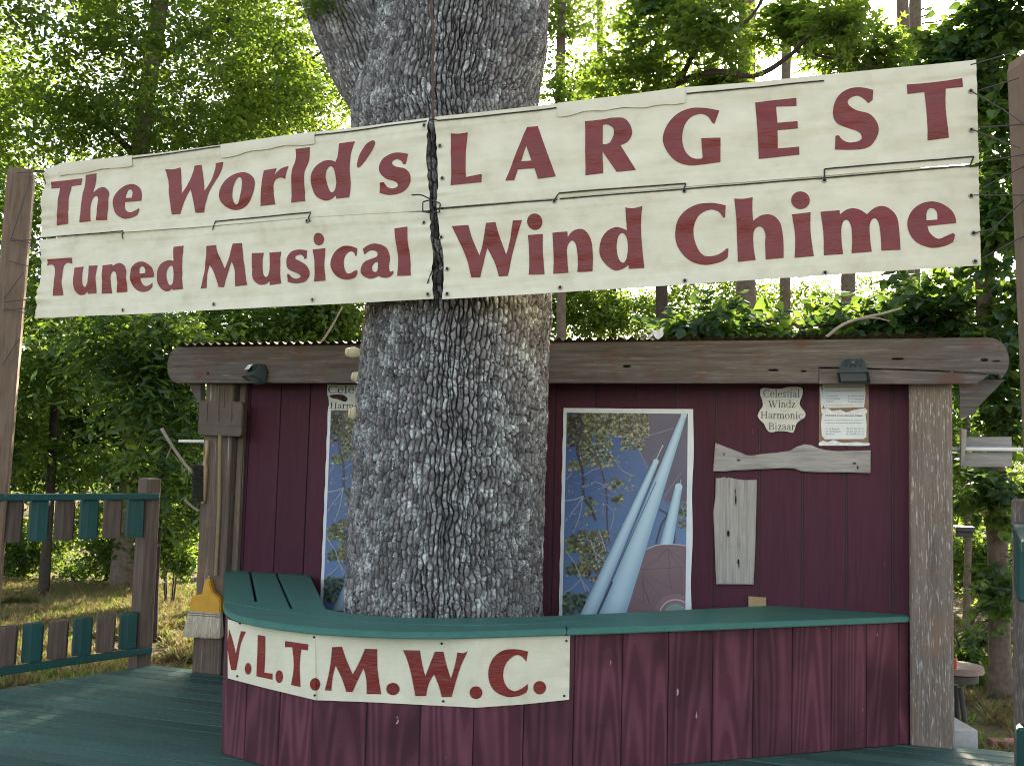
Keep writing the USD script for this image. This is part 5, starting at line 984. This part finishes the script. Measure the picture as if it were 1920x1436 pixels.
cb = at(1803, 1385, 6.62); m = rbox((.2, .4, .12), .006, (cb[0], cb[1] + .2, cb[2])); v = m.vertices
single("concrete_block", rbox((.21, .4, cb[2] + .06 - GZ), .008, (cb[0], cb[1] + .2, (cb[2] + .06 + GZ) / 2)), m_conc, "pale concrete block on the ground right of the right post", "block")
bb_ = at(1884, 1401, 6.9); single("brick", rbox((.2, .1, .07), .006, (bb_[0], bb_[1], GZ + .04)), m_brick, "reddish brick lying on the ground by the right railing", "brick")
# ------------------------------------------------------------------ vegetation
def leaf_shape(kind, L):
    """Vertices and triangles of one leaf in its own plane: x along the leaf, folded a little along the midrib."""
    if kind == "star":                                    # five-pointed
        a = np.radians([0, 33, 62, 100, 128, 165, 195, 232, 260, 298, 327]); r = np.array([1.0, .42, .95, .42, .75, .3, .3, .75, .42, .95, .42])
        v = np.c_[.25 + .62 * r * np.cos(a), .62 * r * np.sin(a), -.12 * r ** 2]; v = np.vstack([[.25, 0, 0], v]); f = [(0, i, i % 11 + 1) for i in range(1, 12)]
        return v * L, np.array(f)
    if kind == "heart":
        v = np.array([(0, 0, 0), (-.08, .26, -.05), (.25, .46, -.08), (.62, .28, -.06), (1, 0, -.12), (.62, -.28, -.06), (.25, -.46, -.08), (-.08, -.26, -.05), (.5, 0, .03)])
        f = [(8, 0, 7), (8, 7, 6), (8, 6, 5), (8, 5, 4), (8, 4, 3), (8, 3, 2), (8, 2, 1), (8, 1, 0)]; return v * L, np.array(f)[:, ::-1]
    w = {"oval": .27, "slim": .16, "blade": .03}[kind]
    v = np.array([(0, 0, 0), (.3, w, -.03), (.68, w * .85, -.06), (1, 0, -.14), (.68, -w * .85, -.06), (.3, -w, -.03), (.5, 0, .02)]); f = [(6, i, (i + 1) % 6) for i in range(6)]
    return v * L, np.array(f)
def sprig(kind, L, n, size, seed, droop=.4, pinnate=False):
    """A twig's worth of leaves."""
    g = rng(seed); lv, lf = leaf_shape(kind, L); V_, F_, k = [], [], 0
    nb = max(2, n // 6)
    for b in range(nb):
        az, el = g.uniform(0, 6.28), g.uniform(-.5, .7); d = np.array([math.cos(az) * math.cos(el), math.sin(az) * math.cos(el), math.sin(el)]); o = g.normal(0, .12, 3) * size
        for j in range(n // nb):
            t = (j + .5) / (n // nb); side = 1 if j % 2 else -1; p = o + d * size * t + [0, 0, -.15 * size * t * t]
            out = np.cross(d, [0, 0, 1]) * side; out /= np.linalg.norm(out) + 1e-9
            dirn = (d * (.3 if pinnate else .6) + out * g.uniform(.6, 1.0) + g.normal(0, .18 if pinnate else .4, 3) + [0, 0, -droop * g.uniform(.3, 1.2)]); dirn /= np.linalg.norm(dirn)
            up_ = np.array([0, 0, 1.0]) + g.normal(0, .3, 3); y_ = np.cross(up_, dirn); y_ /= np.linalg.norm(y_) + 1e-9; z_ = np.cross(dirn, y_)
            s = g.uniform(.65, 1.2); R = np.stack([dirn, y_, z_]); V_.append((lv * s) @ R + p); F_.append(lf + k); k += len(lv)
    return np.vstack(V_), np.vstack(F_)
PROTO = {}
UsdGeom.Scope.Define(stage, "/World/Looks/shapes") if False else None
def sprigs(key, kind, L, n, size, mats, seed, **kw):
    PROTO[key] = dict(kind=kind, L=L, n=n, size=size, mats=mats, seed=seed, kw=kw, meshes=[sprig(kind, L, n, size, seed + i, **kw) for i in range(3)])
sprigs("mid", "oval", .075, 30, .36, [l_mid, l_lite, l_mid], 10)
sprigs("dark", "oval", .072, 30, .36, [l_dark, l_mid, l_dark], 20)
sprigs("lite", "oval", .075, 30, .36, [l_lite, l_lite, l_mid], 30)
sprigs("star", "star", .1, 22, .36, [l_mid, l_lite, l_mid], 40, droop=.5)
sprigs("vine", "heart", .1, 20, .3, [l_vine, l_vine, l_dark], 50, droop=.9)
sprigs("fern", "slim", .12, 30, .5, [l_dark, l_vine, l_mid], 60, droop=.35, pinnate=True)
sprigs("far", "oval", .2, 24, .8, [l_mid, l_lite, l_dark], 70)
sprigs("herb", "oval", .06, 22, .2, [l_lite, l_mid, l_lite], 80)
sprigs("grass", "blade", .17, 16, .05, [l_grass, l_grass, l_lite], 90, droop=-1.4)
sprigs("litter", "oval", .075, 4, .16, [l_litter, l_grass, l_litter], 95, droop=.1)
def scatter(parent, name, key, pts, scale, seed, flat_=False, kind="stuff"):
    pr = PROTO[key]; p = numbered(parent + "/" + name) if parent else numbered("/World/" + name); pi = UsdGeom.PointInstancer.Define(stage, p); o = ORIGIN.get(parent, np.zeros(3)); ORIGIN[p] = o
    tg = []
    for i, (v, f) in enumerate(pr["meshes"]):
        q = "%s/sprig_%03d" % (p, i + 1) if i else "%s/sprig" % p; usdkit.mesh(stage, q, (v, f), pr["mats"][i]); tg.append(q)
    pi.CreatePrototypesRel().SetTargets([Sdf.Path(x) for x in tg]); g = rng(seed); n = len(pts)
    pi.CreateProtoIndicesAttr(Vt.IntArray.FromNumpy(g.integers(0, len(tg), n).astype(np.int32))); pi.CreatePositionsAttr(Vt.Vec3fArray.FromNumpy((np.asarray(pts) - o).astype(np.float32)))
    az = g.uniform(0, 2 * np.pi, n); tx, ty = g.normal(0, .12 if flat_ else .3, n), g.normal(0, .12 if flat_ else .3, n); Q = []
    for a, x, y in zip(az, tx, ty):
        q1 = Gf.Rotation(Gf.Vec3d(0, 0, 1), math.degrees(a)) * Gf.Rotation(Gf.Vec3d(1, 0, 0), math.degrees(x)) * Gf.Rotation(Gf.Vec3d(0, 1, 0), math.degrees(y)); qq = q1.GetQuat(); im = qq.GetImaginary(); Q.append(Gf.Quath(qq.GetReal(), im[0], im[1], im[2]))
    pi.CreateOrientationsAttr(Vt.QuathArray(Q)); s = g.uniform(.75, 1.3, n) * scale; pi.CreateScalesAttr(Vt.Vec3fArray.FromNumpy(np.repeat(s[:, None], 3, 1).astype(np.float32)))
    tag(pi.GetPrim(), kind=kind); return p
def blob(cx, cy, d, rx, ry, rz, n, seed, clump=.46, freq=1.3, shell=.35):
    """n points inside an ellipsoid centred on a measured place; clumpy, with gaps."""
    g = rng(seed); c = at(cx, cy, d); out = []
    k = 0
    while len(out) < n and k < 40:
        k += 1; v = g.normal(0, 1, (n * 2, 3)); v /= np.linalg.norm(v, axis=1, keepdims=True); r = (shell + (1 - shell) * g.uniform(0, 1, n * 2)) ** .6
        edge = .75 + .5 * meshkit.noise(v * 2.3 + seed); p = c + v * (r * edge)[:, None] * [rx, ry, rz]
        keep = meshkit.fbm(p * freq + seed * 3.1, 2, seed) > clump; out += list(p[keep])
    out = np.array(out[:n]); return out[out[:, 2] > GZ + .05] if len(out) else out
def trunk_mesh(pts, r0, r1, n=9, seed=0):
    p = spline(pts, 6); r = np.linspace(r0, r1, len(p)); r *= 1 + .12 * (meshkit.noise(np.c_[p[:, 2] * 3, np.zeros(len(p)), np.full(len(p), seed)]) - .5); r[:2] *= 1.2; return tube(p, r, n)
def tree(name, label, key, trunk, r0, r1, blobs, limbs=(), seed=0, scale=1.0, mt=None, group=None, cat="tree"):
    """trunk, limbs: lists of (px, py, depth); the trunk is carried down to the ground."""
    P = [at(*q) for q in trunk]; b = P[0].copy(); b[2] = GZ - .05
    if P[0][2] > .2: P = [b] + P
    else: P[0][2] = GZ - .05
    t = thing(name, label, cat, (P[0][0], P[0][1], GZ), group)
    geo(t, "trunk", trunk_mesh(np.array(P), r0, r1, 10, seed), mt or m_trunk, True)
    for lm in limbs: geo(t, "limb", trunk_mesh(np.array([at(*q[:3]) for q in lm[0]]), lm[1], lm[2], 8, seed + 1), mt or m_limb, True)
    pts = [blob(*bl[:7], seed * 17 + i, *bl[7:]) for i, bl in enumerate(blobs)]; pts = [p for p in pts if len(p)]
    if pts: scatter(t, "crown", key, np.vstack(pts), scale, seed + 500)
    return t
# left of the trunk
tree("broadleaf_tree", "leafy tree whose canopy fills the top left corner", "mid", [(255, 700, 14.5), (262, 300, 14.3), (300, 0, 14), (320, -300, 14)], .16, .09,
     [(60, 60, 13.5, 2.4, 2.0, 1.5, 560, .49), (330, 110, 14, 2.0, 2.0, 1.6, 480, .49), (150, 300, 14, 2.3, 1.8, 1.0, 380, .49), (200, -220, 14, 3.5, 2.5, 1.8, 420), (-40, 190, 14.6, 1.2, 1.2, 1.4, 240, .47), (-330, 320, 14.6, 2.2, 1.6, 2.2, 420, .46)],
     [([(262, 300, 14.3), (180, 225, 14), (60, 180, 13.6)], .05, .02), ([(280, 120, 14.2), (380, 60, 14.2), (470, 20, 14.2)], .05, .02), ([(258, 380, 14.3), (140, 330, 14), (30, 320, 13.6)], .035, .015)], 1)
tree("broadleaf_tree", "yellow-green tree just left of the big trunk, above the word World's", "lite", [(440, 640, 16.5), (445, 300, 16.4), (470, 0, 16.3), (480, -200, 16)], .13, .06,
     [(520, 70, 16, 1.7, 1.6, 1.5, 430, .5), (560, 210, 16.5, 1.5, 1.4, .8, 300, .51), (430, 250, 16.5, 1.6, 1.3, .9, 220, .52), (480, -170, 16, 2.2, 1.8, 1.2, 260)],
     [([(452, 220, 16.4), (560, 130, 16.2), (640, 70, 16)], .04, .015), ([(450, 180, 16.4), (380, 110, 16.4)], .035, .015)], 2, mt=m_limb)
tree("broadleaf_tree", "shady tree with yellow sunlit patches under the left half of the banner", "mid", [(101, 800, 13.2), (100, 640, 13.2), (96, 500, 13.2), (110, 300, 13.2)], .06, .035,
     [(130, 620, 13.0, 1.2, 1.3, .9, 260, .5), (250, 560, 13.5, 1.5, 1.3, .8, 230, .5), (60, 470, 13.6, 1.0, 1.1, 1.1, 160, .52), (110, 790, 12.8, 1.0, 1.0, .8, 300, .46)],
     [([(100, 640, 13.2), (60, 560, 13.1), (45, 520, 13.1)], .018, .008), ([(100, 560, 13.2), (160, 520, 13.2), (230, 500, 13.2)], .02, .008)], 3, mt=m_limb)
tree("sumac_tree", "feathery dark green sumac beside the left end of the fascia", "fern", [(300, 940, 10.2), (312, 780, 10.1), (290, 650, 10.0), (300, 600, 10.0)], .035, .015,
     [(265, 640, 10.0, .62, .5, .45, 110, .4), (320, 760, 10.2, .5, .5, .5, 80, .42), (345, 930, 9.9, .35, .4, .3, 40, .4)], [([(312, 780, 10.1), (255, 690, 10.0)], .015, .006)], 4, mt=m_limb)
tree("understory_tree", "dark leafy understory tree behind the left railing", "dark", [(210, 1000, 15.2), (215, 880, 15.2), (205, 760, 15.2), (220, 620, 15.2)], .06, .025,
     [(200, 800, 15.2, 1.4, 1.0, .95, 600, .43), (70, 830, 15.2, 1.1, .8, .8, 380, .43), (310, 820, 14.6, .8, .8, .9, 280, .44), (190, 720, 15.2, 1.2, 1.0, .7, 320, .46), (-190, 850, 15.4, 1.5, 1.0, 1.1, 420, .42)],
     [([(215, 880, 15.2), (150, 830, 15.0)], .02, .008)], 5, mt=m_limb)
tree("broadleaf_tree", "leafy tree behind the roof between the banner and the left of the trunk", "mid", [(560, 800, 14), (565, 600, 14), (570, 400, 14), (560, 250, 14)], .07, .03,
     [(560, 610, 14, 1.2, 1.0, .55, 360, .5), (450, 600, 14.4, .9, .9, .5, 240, .5), (640, 560, 14, .5, .8, .8, 150, .5)], [], 6, mt=m_limb)
# right of the trunk
tree("thin_tree", "thin bare trunk just right of the big trunk, against the sky", "lite", [(1052, 640, 15.5), (1050, 200, 15.5), (1054, 0, 15.5), (1056, -150, 15.5)], .085, .06,
     [(1080, 130, 15.2, .5, .6, .45, 60, .5), (1070, 20, 15.4, .5, .6, .5, 60, .5)], [([(1050, 90, 15.5), (1100, 130, 15.4), (1180, 180, 15.3)], .02, .008), ([(1054, 40, 15.5), (1075, 90, 15.4)], .015, .008)], 7)
tree("thin_tree", "second slender trunk hung with leaves, farther right against the bright sky", "lite", [(1128, 640, 19), (1126, 250, 19), (1124, 0, 19), (1120, -200, 19)], .075, .05, [(1110, 190, 18.5, .7, .7, .5, 80, .5), (1120, 40, 18.8, .6, .8, .4, 50, .52)], [], 8)
tree("sweetgum_tree", "tree with star-shaped leaves and long dark branches above the word LARGEST", "star", [(1240, 700, 12.6), (1240, 350, 12.5), (1238, 160, 12.4), (1230, -60, 12.4)], .085, .05,
     [(1250, 70, 12.2, .7, .8, .52, 120, .5), (1190, 150, 12.0, .5, .6, .3, 55, .5), (1320, 110, 12.3, .5, .7, .38, 62, .52), (1350, 75, 11.2, .5, .3, .3, 34, .45), (1545, 60, 11.2, .3, .3, .3, 26, .45), (1400, 30, 12.2, .62, .7, .32, 62, .51), (1580, 70, 12.0, .42, .5, .42, 62, .5), (1655, 110, 12.0, .28, .4, .18, 45, .47), (1250, -160, 12.4, 1.5, 1.2, .7, 120), (1520, 30, 12.2, .35, .5, .25, 45, .5)],
     [([(1238, 170, 12.4), (1330, 136, 11.5), (1415, 142, 11.4), (1480, 105, 11.4), (1520, 60, 11.4), (1570, -20, 11.4)], .038, .016), ([(1275, 150, 12.0), (1320, 75, 11.4), (1400, 40, 11.4), (1440, -20, 11.4)], .032, .014), ([(1490, 95, 11.4), (1560, 110, 11.4), (1640, 125, 11.4)], .02, .007), ([(1240, 60, 12.4), (1180, 95, 12.2), (1130, 90, 12.1)], .02, .008)], 9, mt=m_limb)
tree("pine_tree", "straight bare trunk between the words LARGEST and the sky at upper right", "mid", [(1703, 640, 16), (1702, 300, 16), (1697, 120, 16), (1692, 0, 16), (1688, -200, 16)], .105, .085, [(1700, -420, 16, 1.6, 1.6, .8, 120)], [([(1699, 95, 16), (1730, 88, 15.9), (1775, 80, 15.8)], .018, .006)], 10)
for i, (x, w, d, lab) in enumerate(((1398, .16, 15.2, "thickest brown trunk in the gap between the banner and the roof"), (1472, .095, 17, "thin brown trunk in the gap left of the sun glare under the banner"), (1590, .115, 15.8, "brown trunk right of the sun glare under the banner"), (1713, .12, 17.5, "grey-green trunk under the word Chime's last letter"))):
    tree("woodland_tree", lab, "mid", [(x, 640, d), (x + 1, 300, d), (x + 4, -200, d)], w, w * .75, [(x + 30, -420, d, 2.2, 2.0, 1.2, 160)], [], 11 + i)
tree("vine_covered_tree", "tall trunk smothered in vine leaves at the right edge", "vine", [(1876, 1325, 8.6), (1872, 1100, 8.6), (1866, 900, 8.6), (1850, 600, 8.6), (1838, 200, 8.6), (1828, -40, 8.6), (1824, -200, 8.6)], .088, .07,
     [(1845, 90, 8.3, .36, .4, .55, 120, .45), (1795, 140, 8.4, .22, .3, .22, 60, .42), (1860, 330, 8.3, .24, .35, .7, 110, .46), (1855, 600, 8.3, .3, .35, .5, 90, .47), (1850, 760, 8.4, .26, .3, .4, 75, .44), (1850, 930, 8.4, .18, .28, .2, 34, .44), (1885, 1110, 8.4, .1, .2, .2, 22, .4), (1890, 30, 8.2, .3, .4, .5, 110, .4), (1850, -250, 8.3, .8, .8, .8, 260)],
     [([(1862, 850, 8.6), (1900, 760, 8.5), (1960, 700, 8.4)], .03, .015)], 20, .74)
tree("vine_thicket", "mass of vine leaves hanging over the right half of the booth roof", "vine", [(1560, 900, 9.3), (1540, 700, 9.2), (1500, 615, 9.1), (1440, 600, 9.0)], .03, .012,
     [(1400, 624, 9.2, .5, .4, .06, 44, .42), (1560, 620, 9.1, .55, .4, .07, 56, .42), (1690, 610, 9.0, .45, .4, .1, 50, .42), (1300, 622, 9.3, .3, .3, .07, 45, .4), (1745, 570, 8.9, .2, .3, .28, 30, .45), (1780, 620, 8.8, .25, .3, .18, 40, .4)], [([(1500, 615, 9.1), (1620, 605, 9.0), (1720, 610, 8.9)], .014, .008)], 21, cat="vine")
tree("broadleaf_tree", "bright backlit tree behind the gap right of the trunk, under the word Wind", "lite", [(1150, 700, 17), (1152, 560, 17), (1150, 300, 17)], .05, .03,
     [(1100, 580, 17, .7, .8, .45, 150, .47), (1200, 600, 17, .9, .8, .45, 170, .47), (1330, 560, 17, .8, .8, .5, 150, .48), (1480, 580, 18, 1.0, .9, .5, 140, .49), (1640, 560, 17, .9, .8, .5, 130, .49)], [], 22, mt=m_limb)
tree("thin_tree", "slender trunk in the sunlit gap between the right post and the vine-covered trunk", "lite", [(1812, 1300, 12), (1812, 1150, 12), (1815, 1000, 12), (1812, 800, 12), (1810, 400, 12)], .045, .035, [(1800, 860, 12, .5, .5, .5, 70, .48)], [([(1813, 1180, 12), (1850, 1130, 12), (1880, 1120, 12)], .012, .005)], 23)
tree("thin_tree", "thinnest of the slender trunks right of the right post", "lite", [(1846, 1240, 16), (1847, 1100, 16), (1845, 950, 16), (1840, 500, 16)], .045, .03, [], [([(1846, 1100, 16), (1815, 1060, 15.8)], .012, .005)], 24)
tree("broadleaf_tree", "leafy tree standing straight behind the big trunk, mostly hidden", "mid", [(905, 800, 17.5), (900, 500, 17.5), (895, 300, 17.5)], .08, .04, [(880, 470, 17.5, 2.4, 1.6, 1.3, 560, .42), (945, 545, 17.3, 1.5, 1.2, 1.0, 420, .36), (900, 250, 17.5, 1.4, 1.4, 1.1, 300, .44)], [], 25)
tree("sunlit_tree", "bright yellow-green sunlit thicket seen right of the right post", "lite", [(1835, 1300, 19), (1835, 1100, 19), (1830, 900, 19)], .04, .02, [(1825, 1085, 13.6, .55, .5, .6, 150, .44), (1840, 985, 16.5, .8, .8, .9, 230, .44), (1860, 880, 19.5, 1.2, 1.0, .9, 160, .48), (2110, 700, 15, 1.4, 1.2, 2.4, 420, .44)], [], 26)
tree("woodland_tree", "leafy young tree close behind the booth, showing just above its roof", "mid", [(1480, 1100, 12.4), (1480, 800, 12.4), (1480, 660, 12.4)], .05, .03, [(1640, 760, 12.4, 1.3, 1.0, 1.05, 420, .36), (1440, 760, 12.4, 1.2, 1.0, .95, 340, .36)], [], 27)
# shrubs
def shrub(label, key, x, y, d, rx, ry, rz, n, seed, clump=.42, scale=1.0):
    c = at(x, y, d); t = thing("shrub", label, "shrub", (c[0], c[1], GZ)); g = rng(seed); st = []
    for k in range(5):
        a = g.uniform(0, 6.28); st.append(tube([(c[0] + .05 * math.cos(a), c[1] + .05 * math.sin(a), GZ - .02), (c[0] + rx * .4 * math.cos(a), c[1] + ry * .4 * math.sin(a), c[2]), (c[0] + rx * .7 * math.cos(a), c[1] + ry * .7 * math.sin(a), c[2] + rz * .7)], [.012, .009, .004], 6))
    geo(t, "stems", cat_(st), m_limb, True); scatter(t, "foliage", key, blob(x, y, d, rx, ry, rz, n, seed, clump, 2.0), scale, seed + 900); return t
shrub("sunlit yellow-green shrub behind the hanging railing blocks", "herb", 150, 1030, 15.0, 1.3, .5, .42, 460, 31)
shrub("yellow-green shrub at the left edge under the railing's top rail", "herb", 30, 1030, 15.2, .9, .5, .4, 280, 32)
shrub("bright green bush between the railing post and the left booth post", "herb", 325, 1020, 12.6, .3, .35, .5, 210, 33)
shrub("leafy green bush behind the railing's end post", "lite", 255, 985, 14.6, .9, .5, .45, 170, 34)
shrub("dark shrub left of the slender trunk by the right post", "vine", 1815, 1215, 9.2, .22, .2, .2, 26, 35, .42, .7)
# twigs, fallen branch, scrap
single("fallen_branch", cat_([trunk_mesh(np.array([at(1540, 640, 7.9), at(1575, 612, 7.95), at(1610, 598, 8.0), at(1655, 588, 8.05), at(1690, 578, 8.1)]), .013, .007), trunk_mesh(np.array([at(1610, 598, 8.0), at(1640, 596, 7.95), at(1668, 602, 7.9)]), .009, .004)]), m_twig, "dead grey branch lying across the roof above the right floodlight", "branch", True)
single("dead_twig", cat_([trunk_mesh(np.array([at(x, y, 9.2) for x, y in ((303, 803), (322, 835), (345, 868), (366, 892))]), .014, .012), tube([at(322, 835, 9.2), at(312, 860, 9.2)], .005, 6)]), m_twig, "pale dead twig slanting down to the left booth post", "twig", True)
single("dead_twig", trunk_mesh(np.array([at(x, y, 9.2) for x, y in ((346, 936), (358, 948), (372, 958))]), .011, .01), m_twig, "short pale twig stub beside the lower left booth post", "twig", True)
single("dead_twig", trunk_mesh(np.array([at(x, y, 9.0) for x, y in ((600, 646), (622, 612), (642, 575))]), .01, .006), m_twig, "thin grey twig rising behind the roof left of the trunk", "twig", True)
for k, (x, y, d, lab) in enumerate(((1215, 632, 6.95, "crumpled pale leaf scrap lying on the roof edge right of the trunk"), (1232, 624, 7.05, "upright pale leaf scrap on the roof edge right of the trunk"))):
    c = at(x, y, d); a = np.linspace(0, 2 * np.pi, 15)[:-1]; g = rng(60 + k); r = g.uniform(.6, 1.1, 14); v = np.c_[.05 * r * np.cos(a), .03 * r * np.sin(a), (.022 if k == 0 else .034) * np.sin(a * 2 + k) + (.03 * np.sin(a) if k else 0)] + c; v = np.vstack([c + [0, 0, .012], v]); f = np.array([(0, i, i % 14 + 1) for i in range(1, 15)]); single("leaf_scrap", (v, f), m_plastic, lab, "scrap", True)
# a small leaf clump against the limb at the very top
tree_pts = blob(605, -6, 6.2, .12, .1, .06, 7, 71, .2)
scatter(TREE, "foliage", "star", tree_pts, .55, 72)
# far wood, ground cover
g = rng(99)
fw = []
for k in range(150):
    az = g.uniform(-.85, .85); d = g.uniform(24, 44); x, y = d * math.sin(az), d * math.cos(az); hh = g.uniform(2.5, 4.5) + (2.0 if az < -.05 else 0.0) * g.uniform(0, 1)
    n = 34; v = g.normal(0, 1, (n, 3)); v /= np.linalg.norm(v, axis=1, keepdims=True); p = np.array([x, y, hh * .55]) + v * (g.uniform(.3, 1, n) ** .5)[:, None] * [2.2, 2.0, hh * .62]; fw.append(p)
fw = np.vstack(fw); fw = fw[fw[:, 2] > GZ]
tag(stage.GetPrimAtPath(scatter(None, "far_wood", "far", fw, 1.0, 100)), "far-off wood closing the view behind the trees", "wood", kind="stuff")
def ground_pts(n, x0, x1, y0, y1, seed, f=1.2, th=.4):
    g = rng(seed); p = np.c_[g.uniform(x0, x1, n), g.uniform(y0, y1, n), np.full(n, GZ)]; k = meshkit.fbm(p * f + seed, 3, seed) > th; p = p[k]
    p[:, 2] = GZ + .10 * (meshkit.fbm(np.stack([p[:, 0] * .35, p[:, 1] * .35, p[:, 0] * 0], -1), 4, 3) - .5) * np.clip((p[:, 1] - 8.6) / 4, 0, 1); return p
gp_ = np.vstack([ground_pts(13000, -8, -2.0, 8.0, 14.5, 101, 1.2, .34), ground_pts(2500, 2.6, 6, 6.6, 13, 102)])
inside = np.array([deck_poly.buffer(.03).contains(sg.Point(*plan(p))) for p in gp_]); gp_ = gp_[~inside]
tag(stage.GetPrimAtPath(scatter(None, "dry_grass", "grass", gp_, .62, 103, True)), "dry tan grass on the clearing behind the deck", "grass", kind="stuff")
lp_ = np.vstack([ground_pts(420, -8, -2.2, 7.2, 13.5, 104, 1.5, .45), ground_pts(250, 2.6, 6, 6.4, 12, 105, 1.5, .45)]); inside = np.array([deck_poly.buffer(.05).contains(sg.Point(*plan(p))) for p in lp_]); lp_ = lp_[~inside] + [0, 0, .012]
tag(stage.GetPrimAtPath(scatter(None, "leaf_litter", "litter", lp_, .8, 106, True)), "fallen brown leaves strewn on the ground behind the deck", "leaves", kind="stuff")

g = rng(140); dp_ = np.array([p for p in np.c_[g.uniform(-3.4, 3.2, 400), g.uniform(4.4, 8.2, 400), np.full(400, .006)] if deck_poly.buffer(-.05).contains(sg.Point(*plan(p)))][:130])
tag(stage.GetPrimAtPath(scatter(None, "deck_debris", "litter", dp_, .2, 141, True)), "tiny dry leaf crumbs lying about on the green deck", "leaf crumbs", kind="stuff")
